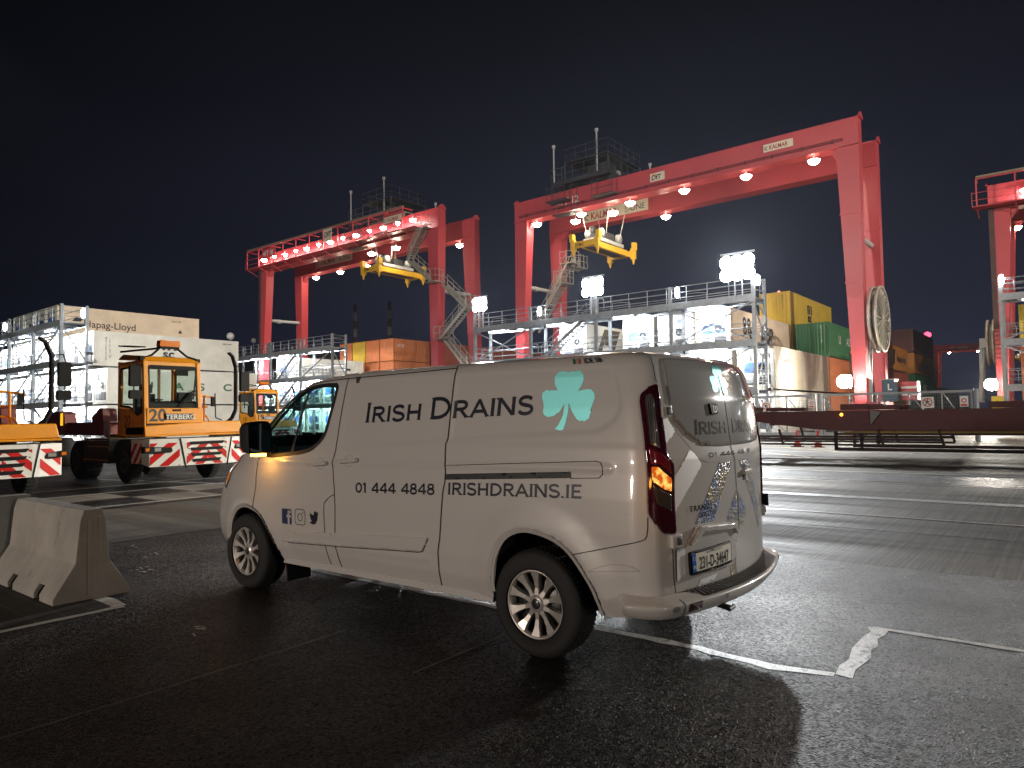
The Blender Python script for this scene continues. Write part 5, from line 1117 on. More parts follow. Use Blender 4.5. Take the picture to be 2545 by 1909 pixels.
PAN2 = rounded([(.72,1.871),(.152,1.874),(-.62,1.868),(-.695,1.83),(-.700,1.70),(-.686,1.584),(-.640,1.515),(-.520,1.447),(.096,1.42),(.72,1.387)], .05, 3)
STRIPP = rounded([(2.704,.495),(2.569,.598),(.916,.690),(.98,.582),(1.98,.526)], .02, 2)
# swage line above the sill of the windows and a soft shoulder under the rail
def disp(u, z, cache={}):
    pass
def body_disp(pts):
    """outward displacement of the side panels at (u, z) points"""
    d = np.zeros(len(pts))
    for poly, amt, wd in ((PAN1, -.007, .018), (PAN2, -.007, .018)):
        b, _ = nearest(pts, poly); ins = inpoly(pts, poly); sd = np.where(ins, b, -b); d += amt*.55*np.clip(sd/wd, 0, 1)
    for A in (ARCH_R, ARCH_F):
        b, _ = nearest(pts, A, False); out = ~inpoly(pts, A)
        f = np.clip(1-np.abs(b-.02)/.20, 0, 1); d += .020*f*f*(3-2*f)*out
    z = pts[:,1]; u = pts[:,0]
    d += .008*np.exp(-((z-(1.20+.012*(2.2-u)))/.022)**2)*(u > -.6)*(u < 3.2)      # shoulder crease
    d += .006*np.exp(-((z-(.50+.02*(2.7-u)))/.03)**2)*(u > .9)*(u < 2.6)
    return d
van = empty('panel_van', (4.59638, 2.77766, 0), 'white panel van with navy lettering and a bright shamrock, parked in the foreground', 'van', None, R(91.2005))
M_PAINT = mat('van_white_paint', (.62, .60, .575), .34, 0, .02, .8, 0, 1, coat=.8)
M_GAP = mat('panel_gap_black', (.008,.008,.008), .8, 0, 0)
M_SEAL = mat('window_rubber', (.012,.012,.013), .5, 0, 0)
M_LINING = mat('cab_lining', (.045,.045,.05), .8, 0, .1)
M_VGLASS = glassmat('van_side_glass', (.38,.52,.50), .01)
M_REDL = mat('tail_lamp_red', (.045,.003,.010), .12, 0, .1, coat=1); M_CLEARL = mat('tail_lamp_clear', (.30,.28,.26), .08, .6, .3, 12, coat=1)
M_AMBL = glow('indicator_lit_light', (1,.30,.02), 1.5)
_nt = M_AMBL.node_tree; _n = _nt.nodes.new('ShaderNodeTexNoise'); _n.inputs['Scale'].default_value = 24; _n.inputs['Detail'].default_value = 3; _t = _nt.nodes.new('ShaderNodeTexCoord'); _nt.links.new(_t.outputs['Object'], _n.inputs['Vector'])
_r = _nt.nodes.new('ShaderNodeValToRGB'); _r.color_ramp.elements[0].position = .38; _r.color_ramp.elements[0].color = (.42,.07,.005,1); _r.color_ramp.elements[1].position = .62; _r.color_ramp.elements[1].color = (1,.62,.14,1); _nt.links.new(_n.outputs[0], _r.inputs[0]); _nt.links.new(_r.outputs[0], [n for n in _nt.nodes if n.type == 'EMISSION'][0].inputs[0]); M_SMOKE = mat('tail_lamp_smoke', (.06,.05,.045), .15, .2, .2, coat=1)
# --- body shell from horizontal rings
zs = [z for z in np.arange(.30, 1.931, .0145)]+[1.935,1.94,1.945,1.95,1.955,1.96,1.965,1.9685,1.972,1.974,1.976]
NS, NC, NR = 290, 22, 34
def ring_us(z):
    xf = I(z, XF); r = min(.09, .3*I(z, WZ)); yb = I(z, WZ)-r
    s = np.concatenate([np.linspace(0, .90, 240, endpoint=False), 1-(1-np.linspace(0, 1, NS-240+1))**2*.10])
    side = [XC+(xf-XC)*t for t in s][::-1]
    cor = list(np.linspace(XC, XC-LC, NC))[1:]; rear = list(XC-LC-np.linspace(0, yb, NR))[1:]
    return side+cor+rear
rows_u = [ring_us(z) for z in zs]; nc = len(rows_u[0])
uz_ = np.array([[(u, z) for u in rows_u[i]] for i, z in enumerate(zs)]).reshape(-1, 2)
cell = .0215
low = np.where(uz_[:,0] < -.40, .338+.035*np.clip((-.40-uz_[:,0])/.45, 0, 1), .338)
uz_[:,1] = np.where((uz_[:,0] < 2.9) & (uz_[:,1] < .40), np.maximum(uz_[:,1], low), uz_[:,1])
sidemask = uz_[:,0] > XC+.02
for A, cl in ((ARCH_R, False), (ARCH_F, False), (WINP, True)):
    b, q = nearest(uz_, A, cl); m = (b < cell*.62) & sidemask & (uz_[:,1] > .3001) & (uz_[:,1] < 1.9); uz_[m] = q[m]

dd = body_disp(uz_)*sidemask
V = np.array([P(u, z, d) for (u, z), d in zip(uz_, dd)])
faces = []; cent = []
for i in range(len(zs)-1):
    for j in range(nc-1):
        a = i*nc+j; faces.append((a, a+1, a+nc+1, a+nc)); cent.append(uz_[[a,a+1,a+nc+1,a+nc]].mean(0))
cent = np.array(cent); cs = cent[:,0] > XC
hole = (inpoly(cent, ARCH_R)|inpoly(cent, ARCH_F)|inpoly(cent, WINP)) & cs
fc = np.array([V[list(f)].mean(0) for f in faces])
xfz = np.array([I(z, XF) for z in fc[:,2]]); scr = (fc[:,2] > 1.40) & (fc[:,2] < 1.87) & (fc[:,0] > xfz-.62) & (np.abs(fc[:,1]) < .80*np.array([I(z, WZ) for z in fc[:,2]])) & (fc[:,0] > 2.2)
keep = [f for f, h, s in zip(faces, hole, scr) if not h and not s]
mb = MB(); mb.add(V, keep, 0, True); Vm = V*np.array([1,-1,1]); mb.add(Vm, [f[::-1] for f in keep], 0, True)
def drop_loose(o, weld=.0004):
    bm = bmesh.new(); bm.from_mesh(o.data); bmesh.ops.remove_doubles(bm, verts=bm.verts, dist=weld)
    bmesh.ops.delete(bm, geom=[v for v in bm.verts if not v.link_faces], context='VERTS'); bmesh.ops.recalc_face_normals(bm, faces=bm.faces); bm.to_mesh(o.data); bm.free()
body = mb.build('body', M_PAINT, van); drop_loose(body)
# cab lining: the same skin a little inside
lin = [f for f in keep if V[list(f)][:,0].min() > 1.80 and V[list(f)][:,2].min() > .45]
Vl = V.copy(); Vl[:,1] = Vl[:,1]*.965; Vl[:,2] -= .012; Vl[:,0] -= .02
mb = MB(); mb.add(Vl, lin, 0, True); mb.add(Vl*np.array([1,-1,1]), [f[::-1] for f in lin], 0, True); mb.box(1.80, 1.84, -.86, .86, .45, 1.90); mb.box(1.84, 3.5, -.85, .85, .44, .48)
o = mb.build('cab_lining', M_LINING, van); drop_loose(o)
# windscreen
sf = [f for f, s in zip(faces, scr) if s]
mb = MB(); mb.add(V, sf, 0, True); mb.add(Vm, [f[::-1] for f in sf], 0, True); o = mb.build('windscreen', M_VGLASS, van); drop_loose(o)

def uc_of(z): w = I(z, WZ); return XC-LC-(w-min(.09, .3*w))
def PF(u, z, off=0.):
    uc = uc_of(z)
    if u < uc: p = P(2*uc-u, z, off); return np.array([p[0], -p[1], p[2]])
    return P(u, z, off)
def surf(mb, pts, fcs, off, mi=0, mir=False, smooth=False):
    pts = np.asarray(pts, float); d = body_disp(pts)*(pts[:,0] > XC+.02)
    v = np.array([PF(u, z, off+dx) for (u, z), dx in zip(pts, d)])
    if mir: v = v*np.array([1,-1,1])
    mb.add(v, fcs, mi, smooth)
def patch(name, poly, off, m, parent, step=.014, skirt=True, mir=False, smooth=True, thick=None):
    """curved plate following the bodywork inside a polygon given in (u, z)"""
    P_ = np.array(poly); u0, z0 = P_.min(0)-step; u1, z1 = P_.max(0)+step
    nu, nz_ = int((u1-u0)/step)+2, int((z1-z0)/step)+2
    g = np.array([(u0+i*step, z0+j*step) for j in range(nz_) for i in range(nu)])
    b, q = nearest(g, poly); m_ = b < step*.60; g[m_] = q[m_]
    fs = [(j*nu+i, j*nu+i+1, (j+1)*nu+i+1, (j+1)*nu+i) for j in range(nz_-1) for i in range(nu-1)]
    c = np.array([g[list(f)].mean(0) for f in fs]); ins = inpoly(c, poly); fs = [f for f, k in zip(fs, ins) if k]
    if not fs: return None
    used = sorted({i for f in fs for i in f}); mp = {a: k for k, a in enumerate(used)}; pts = g[used]; fs = [tuple(mp[i] for i in f) for f in fs]
    mb = MB(); surf(mb, pts, fs, off, 0, mir, smooth)
    if skirt:
        e = {}
        for f in fs:
            for a, b2 in zip(f, f[1:]+f[:1]): e[(a, b2)] = 1
        be = [k for k in e if (k[1], k[0]) not in e]; n = len(pts)
        d = body_disp(pts)*(pts[:,0] > XC+.02); lowv = np.array([PF(u, z, dx-.002) for (u, z), dx in zip(pts, d)])
        if mir: lowv = lowv*np.array([1,-1,1])
        base = len(mb.v); mb.v += [tuple(v) for v in lowv]
        for a, b2 in be: mb.f.append((b2, a, base+a, base+b2)); mb.m.append(0); mb.sm.append(False)
    o = mb.build(name, m, parent); drop_loose(o, .0002); return o
def ribbon(mb, pts, wd, off=.0030, closed=False, step=.02, mir=False, mi=0):
    q = []
    pp = list(pts)+([pts[0]] if closed else [])
    for a, b in zip(pp, pp[1:]):
        n = max(1, int(math.dist(a, b)/step)); q += [(a[0]+(b[0]-a[0])*k/n, a[1]+(b[1]-a[1])*k/n) for k in range(n)]
    if not closed: q.append(pp[-1])
    v, f = strip2d(q, wd, closed); surf(mb, v, f, off, mi, mir)
def decal(mb, vf, u0, z0, slope=0., off=.0025, sx=1., sy=1., shear=0., mi=0):
    v = [(u0-(a*sx+b*shear), z0+b*sy+slope*a*sx) for a, b in vf[0]]; surf(mb, v, vf[1], off, mi)
# --- panel gaps
mb = MB()
W_ = .0075
ribbon(mb, [(1.945,1.895),(1.966,1.534),(1.975,1.308),(2.008,1.201),(1.975,1.02),(1.961,.849),(1.971,.53),(1.957,.448),(1.945,.35)], W_)
ribbon(mb, [(1.967,.945),(2.03,.92),(2.10,.868),(2.108,.80),(2.098,.603),(2.096,.48),(2.08,.36)], .006)
ribbon(mb, [(3.05,1.215),(3.085,1.17),(3.09,1.08),(3.09,.974),(3.10,.85),(3.11,.74)], W_)
ribbon(mb, [(.79,1.951),(.765,1.935),(.745,1.90),(.741,1.60),(.742,1.40),(.757,1.376),(.755,1.275),(.749,1.222),(.748,1.10),(.768,1.006),(.788,.80),(.80,.70),(.822,.60),(.83,.42),(.835,.35)], .0095)
ribbon(mb, arc_smooth([(3.02,1.60),(2.80,1.745),(2.60,1.835),(2.40,1.868),(2.158,1.884),(1.95,1.893),(1.20,1.903),(.745,1.913)], 2), .008)
ribbon(mb, arc_smooth([(-.19,.66),(-.29,.694),(-.536,.757),(-.78,.822),(-.822,.84),(-.832,.90),(-.833,.96)], 1), .0055)
ribbon(mb, [(-.80,1.953),(-.92,1.93),(-.925,1.87),(-.929,1.776),(-.935,1.745)], .007); ribbon(mb, [(-1.058,.85),(-1.03,.80),(-1.03,.503),(-1.10,.495)], .006)
ribbon(mb, [(-1.05,.500),(-1.316,.500),(-1.7,.500),(-2.1,.500),(-2.6,.503)], .007)
ribbon(mb, [(-1.60,1.90),(-1.634,1.68),(-1.673,1.364),(-1.691,1.307),(-1.727,1.25),(-1.768,1.01),(-1.786,.84),(-1.780,.785),(-1.735,.76),(-1.715,.70),(-1.697,.50)], .008)
ribbon(mb, [(.740,1.214),(-.486,1.275),(-.52,1.268),(-.536,1.238),(-.534,1.199),(-.51,1.175),(-.311,1.165)], .0045)
ribbon(mb, [(2.62,.492),(1.98,.521),(1.02,.574),(.975,.583)], .006); ribbon(mb, [(.972,.586),(.912,.69)], .005)
mb.build('panel_gap', M_GAP, van)
mb = MB(); hatch = arc_smooth([(-.43,.612),(-.524,.655),(-.614,.676),(-.709,.676),(-.77,.651)], 2); ribbon(mb, hatch, .004); ribbon(mb, [(-.43,.612),(-.77,.651)], .004); mb.build('tow_cover_outline', mat('paint_shadow_line', (.40,.38,.36), .5, 0, 0), van)
patch('rub_strip', STRIPP, .010, M_PAINT, van)
for pl, nm in (([(.746,1.153),(-.308,1.206),(-.309,1.166),(.743,1.113)], 'sliding_door_rail'),): patch(nm, pl, .0042, mat('rail_black', (.006,.007,.008), .5, 0, 0), van, .012, False)
# arch lips
for A in (ARCH_R, ARCH_F):
    for s_ in (1, -1):
        mb = MB(); pts = [p for p in A if p[1] > .31]; v = []; 
        for (u, z) in pts:
            d_ = body_disp(np.array([(u, z)]))[0]; p = P(u, z, d_); q = P(u, z, d_-.055)
            v += [p*np.array([1,s_,1]), q*np.array([1,s_,1])]
        mb.add(v, [(2*i, 2*i+1, 2*i+3, 2*i+2) for i in range(len(pts)-1)], 0, True)
        ribbon(mb, [p for p in A if p[1] > .345], .034, .0065, step=.015, mir=s_ < 0)
        mb.build('arch_lip', M_PAINT, van)
for cx, A in ((-.08, 0), (3.17, 0)):
    for s_ in (1, -1):
        mb = MB(); y0 = .56 if s_ > 0 else -.92
        mb.lathe([(.475, 0), (.475, .36)], (cx, y0, .37), 'y', 30, 0, True, R(-2), R(182)); mb.lathe([(.001, 0), (.475, 0)], (cx, .56*s_, .37), 'y', 30, 0, True, R(-2), R(182))
        mb.build('wheel_housing', M_GAP, van)
mb = MB(); mb.box(-.70, 2.75, -.80, .80, .33, .40); mb.box(3.6, 4.0, -.7, .7, .30, .40); mb.box(-.5, 3.6, -.4, .4, .22, .33); mb.build('underbody', M_GAP, van)
for s_ in (1, -1):
    mb = MB(); mb.prism([(.36,.300),(.36,.342),(2.72,.338),(2.74,.300)], 'y', s_*.895, s_*.935); mb.build('sill', M_PAINT, van)
# --- windows
for mir in (False, True):
    g_ = patch('door_window', WINP, -.004, M_VGLASS, van, .02, False, mir)
    mb = MB()
    inner = [(a, b) for a, b in WINP]; ribbon(mb, inner, .034, .0022, True, .04, mir); ribbon(mb, [(2.44,1.82),(2.57,1.262)], .030, .003, mir=mir)
    tri = [(3.21,1.35),(3.04,1.48),(2.86,1.24),(3.02,1.24)]; mb.build('window_seal', M_SEAL, g_)
    patch('mirror_base', tri, .003, M_SEAL, van, .02, False, mir)
# cab interior
mb = MB(); mb.prism([(2.75,.9),(2.75,1.14),(2.95,1.22),(3.35,1.30),(3.45,1.2),(3.45,.9)], 'y', -.84, .84); mb.build('dashboard', M_LINING, van)
for y in (.50, .02, -.50):
    mb = MB(); mb.box(2.02,2.14,y-.22,y+.22,.85,1.46); mb.box(2.06,2.14,y-.12,y+.12,1.50,1.68); mb.box(2.06,2.55,y-.22,y+.22,.75,.92)
    for k in (-.06,.06): mb.tube((2.09,y+k,1.44),(2.09,y+k,1.52),.012,6)
    o = mb.build('seat', M_DARKG, van); bv = o.modifiers.new('bevel', 'BEVEL'); bv.width = .04; bv.segments = 3
mb = MB(); mb.lathe([(.17,-.012),(.19,0),(.17,.012)], (2.66,-.48,1.22), 'x', 24); mb.build('steering_wheel', M_DARKG, van)
# --- handles
for pl in ([(2.287,1.193),(2.069,1.211),(2.062,1.180),(2.27,1.162)], [(1.925,1.222),(1.690,1.247),(1.684,1.214),(1.912,1.195)]):
    h = patch('door_handle', rounded(pl, .012, 3), .034, M_PAINT, van, .006); cx = sum(p[0] for p in pl)/4; cz = sum(p[1] for p in pl)/4
    mb = MB(); v, f = ring2d((0,0), .048, .052, 24, sx=1, sy=1); surf(mb, [(cx+a, cz+b) for a, b in v], f, .002); mb.build('handle_recess', mat('paint_shadow_line', (.40,.38,.36)), h)
    
# --- door mirrors
for s_ in (1, -1):
    mb = MB(); v = []
    prof = rounded([(-.13,-.125),(.11,-.125),(.12,.13),(-.10,.14)], .05, 4); n = len(prof)
    for dx, k in ((-.06,1.0),(-.02,1.03),(.06,.98),(.12,.78),(.15,.4)): v += [(2.86+dx, s_*(1.125+p[0]*k), 1.40+p[1]*k*1.05) for p in prof]
    fs = [(r*n+i, r*n+(i+1)%n, (r+1)*n+(i+1)%n, (r+1)*n+i) for r in range(4) for i in range(n)]+[tuple(range(4*n, 5*n))]
    mb.add(v, fs, 0, True); mb.beam((2.88, s_*.93, 1.30), (2.88, s_*1.05, 1.32), .10, .07, 0); mr_ = mb.build('door_mirror', [M_PAINT if s_ < 0 else M_SEAL], van)
    mb = MB(); mb.add([(2.805, s_*(1.125+p[0]*.9), 1.40+p[1]*.95) for p in prof], [tuple(range(n))]); mb.build('mirror_glass', mat('mirror_silver', (.55,.68,.70), .05, 1, 0), mr_)
    mb = MB(); mb.box(2.84, 2.93, s_*1.09-.05, s_*1.09+.05, 1.238, 1.262); mb.build('indicator', glow('mirror_indicator_light', (1,.42,.05), 14), mr_)
ld = bpy.data.lights.new('indicator_glow', 'POINT'); ld.energy = .9; ld.color = (1,.45,.08); ld.shadow_soft_size = .03; lo = bpy.data.objects.new('indicator_glow', ld); col.objects.link(lo); lo.parent = van; lo.location = (2.86, 1.10, 1.215)
# --- head lamp
hl = patch('headlight', rounded([(3.68,.90),(3.80,1.0),(3.74,1.10),(3.60,1.19),(3.44,1.235),(3.52,1.17),(3.60,1.08),(3.62,.99)], .02, 2), .004, mat('headlight_chrome', (.20,.20,.20), .10, .9, .4, 14, coat=1), van, .01)
mb = MB(); ribbon(mb, rounded([(3.68,.90),(3.80,1.0),(3.74,1.10),(3.60,1.19),(3.44,1.235),(3.52,1.17),(3.60,1.08),(3.62,.99)], .02, 2), .012, .006, True); mb.build('headlight_trim', M_SEAL, hl)
# --- tail lamp
TL = rounded([(-.932,1.738),(-.87,1.722),(-.80,1.676),(-.789,1.64),(-.807,1.454),(-.838,.975),(-.964,.858),(-1.058,.848),(-1.032,1.262),(-.980,1.326),(-.961,1.477),(-.941,1.615)], .022, 3)
tl = patch('tail_lamp', TL, .012, M_REDL, van, .010)
patch('tail_lamp', TL, .012, M_REDL, van, .014, mir=True)
patch('reversing_lens', rounded([(-.822,1.655),(-.872,1.680),(-.922,1.352),(-.845,1.385)], .012, 2), .015, M_CLEARL, tl, .010)
patch('brake_lens', rounded([(-.835,1.365),(-.93,1.33),(-.99,1.285),(-1.01,1.20),(-.92,1.265),(-.848,1.265)], .01, 2), .015, mat('tail_lamp_deep_red', (.16,.008,.015), .1, 0, .1, coat=1), tl, .010)
patch('indicator_lens', rounded([(-.850,1.250),(-.90,1.248),(-1.012,1.172),(-1.014,1.10),(-.954,1.118),(-.858,1.171)], .008, 2), .015, M_AMBL, tl, .008)
patch('smoked_lens', rounded([(-.864,1.150),(-.95,1.108),(-1.016,1.082),(-1.018,.985),(-.895,1.040)], .01, 2), .015, M_SMOKE, tl, .010)
mb = MB()
for k in range(6): ribbon(mb, [(-.826-.014*k,1.66),(-.848-.013*k,1.37)], .0035, .0165)
mb.build('lens_ribs', M_CHR, tl)
ld = bpy.data.lights.new('indicator_glow', 'POINT'); ld.energy = .6; ld.color = (1,.4,.05); ld.shadow_soft_size = .03; lo = bpy.data.objects.new('indicator_glow', ld); col.objects.link(lo); lo.parent = van; lo.location = (-1.0, 1.10, 1.16)
# --- side writing: slab serif capitals drawn as strokes
def arcp(cx, cy, rx, ry, a0, a1, n=10): return [(cx+rx*math.cos(R(a0+(a1-a0)*k/n)), cy+ry*math.sin(R(a0+(a1-a0)*k/n))) for k in range(n+1)]
def glyph(ch):
    """(strokes, serif feet (x,y,up), width) in a box one unit high"""
    S_ = arcp(.36,.735,.25,.215,20,270,12)+arcp(.36,.27,.27,.225,90,-165,12)
    return {'I': ([[(.14,0),(.14,1)]], [(.14,0),(.14,1)], .28), 'R': ([[(.15,0),(.15,1)], [(.15,.93)]+arcp(.42,.715,.22,.215,90,-90,8)+[(.15,.50)], [(.38,.48),(.68,.02)]], [(.15,0),(.15,1),(.72,0)], .80),
     'S': ([S_], [], .72), 'H': ([[(.15,0),(.15,1)],[(.68,0),(.68,1)],[(.15,.5),(.68,.5)]], [(.15,0),(.15,1),(.68,0),(.68,1)], .83), 'D': ([[(.15,0),(.15,1)], [(.15,.93),(.30,.93)]+arcp(.33,.5,.42,.43,90,-90,12)+[(.15,.07)]], [(.15,0),(.15,1)], .86),
     'A': ([[(.08,0),(.42,.98)],[(.40,.98),(.78,0)],[(.22,.32),(.64,.32)]], [(.08,0),(.79,0)], .86), 'N': ([[(.14,0),(.14,1)],[(.16,.96),(.70,.04)],[(.72,0),(.72,1)]], [(.14,0),(.72,1),(.08,1)], .86), 'E': ([[(.15,0),(.15,1)],[(.15,.93),(.62,.93)],[(.15,.5),(.55,.5)],[(.15,.07),(.64,.07)]], [(.15,0),(.15,1)], .72),
     '0': ([arcp(.36,.5,.26,.43,90,450,22)], [], .72), '1': ([[(.26,0),(.26,1)],[(.26,.97),(.08,.80)]], [(.26,0)], .46), '4': ([[(.54,0),(.54,1)],[(.54,.98),(.06,.30)],[(.06,.28),(.74,.28)]], [(.54,0)], .78), '8': ([arcp(.34,.735,.21,.20,90,450,18), arcp(.34,.275,.25,.235,90,450,18)], [], .70),
     '.': ([[(.12,0),(.12,.15)]], [], .26), ' ': ([], [], .42)}[ch]
def slab(mb, s, u0, u1, z0, slope, h, big=(), hb=None, stroke=.20):
    tot = sum(glyph(c)[2]*((hb or h)/h if i in big else 1) for i, c in enumerate(s)); k = (u0-u1)/tot; x = 0
    for i, c in enumerate(s):
        st, se, w_ = glyph(c); f_ = (hb or h)/h if i in big else 1
        for pl in st:
            v, fc_ = strip2d([(p[0]*k*f_, p[1]*h*f_) for p in pl], stroke*h*(1.15 if len(pl) == 2 and pl[0][0] == pl[1][0] else 1)*(f_**.4)); decal(mb, (v, fc_), u0-x, z0+slope*x, slope)
        for (sx_, sy_) in se:
            d_ = 1 if sy_ == 0 else -1; a = .17*h*f_; b_ = .10*h*f_; q = .085*h*f_
            v = [(sx_*k*f_-a, sy_*h*f_), (sx_*k*f_+a, sy_*h*f_), (sx_*k*f_+q, sy_*h*f_+d_*b_), (sx_*k*f_-q, sy_*h*f_+d_*b_)]; decal(mb, (v, [(0,1,2,3)]), u0-x, z0+slope*x, slope, .0028)
        x += w_*k*f_
M_VLET = mat('van_navy_vinyl', (.012,.014,.030), .35, 0, 0, coat=.3)
mb = MB(); slab(mb, 'IRISH', 1.672, 1.030, 1.522, .027, .122, (0,), .158); slab(mb, 'DRAINS', .962, .000, 1.541, .027, .124, (0,), .160); mb.build('lettering', M_VLET, van)
mb = MB(); slab(mb, '01 444 4848', 1.712, .842, .972, .034, .078, stroke=.185); mb.build('lettering', M_VLET, van)
mb = MB(); slab(mb, 'IRISHDRAINS.IE', .722, -.400, 1.010, .033, .083, stroke=.185); mb.build('lettering', M_VLET, van)
mb = MB(); decal(mb, text2d('IDE 08', .050, bold=.012, xs=1.12), -.440, 1.883, .01, .007); mb.build('lettering', M_VLET, van)
for k, c in enumerate(((.03,.13,.07), (.42,.38,.34), (.45,.12,.06))):
    a = -.335-.0245*k; patch('flag_band', [(a,1.882),(a,1.918),(a-.0245,1.918),(a-.0245,1.882)], .0022, mat('flag_%s' % ['green','white','orange'][k], c, .4, 0, 0), van, .01, False)
SHAM = [(-.196,1.716),(-.168,1.763),(-.170,1.806),(-.195,1.834),(-.239,1.841),(-.297,1.831),(-.349,1.841),(-.394,1.835),(-.417,1.810),(-.416,1.775),(-.393,1.741),(-.363,1.707),(-.430,1.717),(-.469,1.714),(-.491,1.689),(-.488,1.655),(-.473,1.628),(-.459,1.598),(-.457,1.568),(-.442,1.534),(-.413,1.518),(-.380,1.515),(-.347,1.532),(-.313,1.577),(-.285,1.632),(-.280,1.577),(-.264,1.509),(-.246,1.469),(-.225,1.459),(-.177,1.469),(-.207,1.498),(-.238,1.550),(-.255,1.633),(-.217,1.585),(-.174,1.554),(-.121,1.545),(-.089,1.559),(-.077,1.581),(-.080,1.616),(-.073,1.645),(-.060,1.673),(-.065,1.706),(-.102,1.722),(-.149,1.719)]
M_SHAM = mat('shamrock_reflective', (.36,1.0,1.0), .56, .85, 0); M_SHAM2 = mat('shamrock_reflective_rear', (.02,.50,.48), .35, .2, .25, 30)
patch('shamrock_emblem', SHAM, .0025, M_SHAM, van, .006, False)
# social media icons
def box_icon(u0, z0, w_, h_): return rounded([(u0,z0),(u0-w_,z0),(u0-w_,z0+h_),(u0,z0+h_)], .016, 3)
fb = patch('square_icon', box_icon(2.690,.652,.138,.132), .0022, mat('icon_blue', (.02,.035,.11), .35, 0, 0, coat=.3), van, .008, False)
mb = MB()
for pl in ([(2.604,.654),(2.578,.654),(2.578,.768),(2.604,.768)], [(2.622,.712),(2.556,.712),(2.556,.732),(2.622,.732)], [(2.604,.752),(2.556,.750),(2.556,.770),(2.598,.772)]): surf(mb, pl, [(0,1,2,3)], .0034)
mb.build('letter_f', M_PAINT, fb)
mb = MB(); ribbon(mb, rounded([(2.500,.660),(2.362,.660),(2.362,.792),(2.500,.792)], .034, 4), .006, .0022, True); v, f = ring2d((0,0), .028, .034, 24); surf(mb, [(2.431+a, .724+b) for a, b in v], f, .0022); v, f = ring2d((0,0), .004, .008, 12); surf(mb, [(2.392+a, .766+b) for a, b in v], f, .0022); mb.build('camera_icon', M_VLET, van)
bird = [(0,.86),(.10,.64),(.02,.64),(.13,.44),(.06,.42),(.26,.24),(.0,.13),(.3,.0),(.62,.05),(.85,.32),(.92,.68),(1,.84),(.9,.80),(.94,.94),(.82,.88),(.68,.97),(.52,.88),(.46,.66),(.22,.72)]
patch('bird_icon', [(2.300-.122*a, .676+.118*b) for a, b in bird], .0022, M_VLET, van, .006, False)
# --- rear doors: raised window blanks, hinges, stripes, writing
RP = rounded([(-1.006,1.900),(-1.40,1.904),(-1.952,1.904),(-2.655,1.900),(-2.62,1.532),(-2.50,1.433),(-2.37,1.358),(-2.1,1.344),(-1.544,1.344),(-1.292,1.358),(-1.16,1.433),(-1.041,1.532),(-1.011,1.654)], .03, 3)
patch('door_blank_panel', RP, .007, mat('van_panel_paint', (.40,.39,.375), .14, 0, .02, .8, coat=1), van, .020)
mb = MB(); ribbon(mb, [(-1.02,1.50),(-1.141,1.40),(-1.28,1.274),(-1.373,1.249),(-1.683,1.247),(-2.087,1.247),(-2.33,1.27),(-2.50,1.39)], .006, .002); mb.build('ledge_line', mat('paint_shadow_line', (.40,.38,.36)), van)
mb = MB(); ribbon(mb, [(-1.60,1.90),(-1.634,1.68),(-1.673,1.340)], .008, .0085); mb.build('panel_gap', M_GAP, van)
for pl in ([(-.938,1.612),(-1.022,1.603),(-1.012,1.539),(-.946,1.533)], [(-1.012,.852),(-1.092,.845),(-1.086,.767),(-1.012,.769)], [(-2.64,1.606),(-2.73,1.606),(-2.73,1.54),(-2.64,1.54)], [(-2.60,.85),(-2.68,.85),(-2.68,.77),(-2.60,.77)]):
    h = patch('hinge', rounded(pl, .006, 2), .022, M_PAINT, van, .010); cx = sum(p[0] for p in pl)/4-.012; cz = sum(p[1] for p in pl)/4
    patch('hinge_pin', [(cx+.016,cz-.022),(cx-.018,cz-.022),(cx-.018,cz+.022),(cx+.016,cz+.022)], .030, M_DGREY, h, .008)
M_RETRO = mat('retro_sheeting_white', (.97,.97,.97), .55, .55, .03, 60)
def prism_sheet():
    m = mat('retro_sheeting_prismatic', (.62,.64,.70), .22, .75, 0); nt = m.node_tree; N = nt.nodes; L = nt.links; b = N['Principled BSDF']
    tc = N.new('ShaderNodeTexCoord'); vo = N.new('ShaderNodeTexVoronoi'); vo.inputs['Scale'].default_value = 62; L.new(tc.outputs['Object'], vo.inputs['Vector'])
    nz = N.new('ShaderNodeTexNoise'); nz.inputs['Scale'].default_value = 9; L.new(tc.outputs['Object'], nz.inputs['Vector']); rp = N.new('ShaderNodeValToRGB'); L.new(nz.outputs[0], rp.inputs[0])
    rp.color_ramp.elements[0].position = .40; rp.color_ramp.elements[0].color = (.55,.65,.95,1); rp.color_ramp.elements[1].position = .60; rp.color_ramp.elements[1].color = (.90,.78,.58,1); e = rp.color_ramp.elements.new(.5); e.color = (.75,.76,.80,1)
    L.new(rp.outputs[0], b.inputs['Base Color']); bp = N.new('ShaderNodeBump'); bp.inputs['Strength'].default_value = 1; bp.inputs['Distance'].default_value = .0045; L.new(vo.outputs['Distance'], bp.inputs['Height']); L.new(bp.outputs[0], b.inputs['Normal']); return m
M_PRI = prism_sheet()
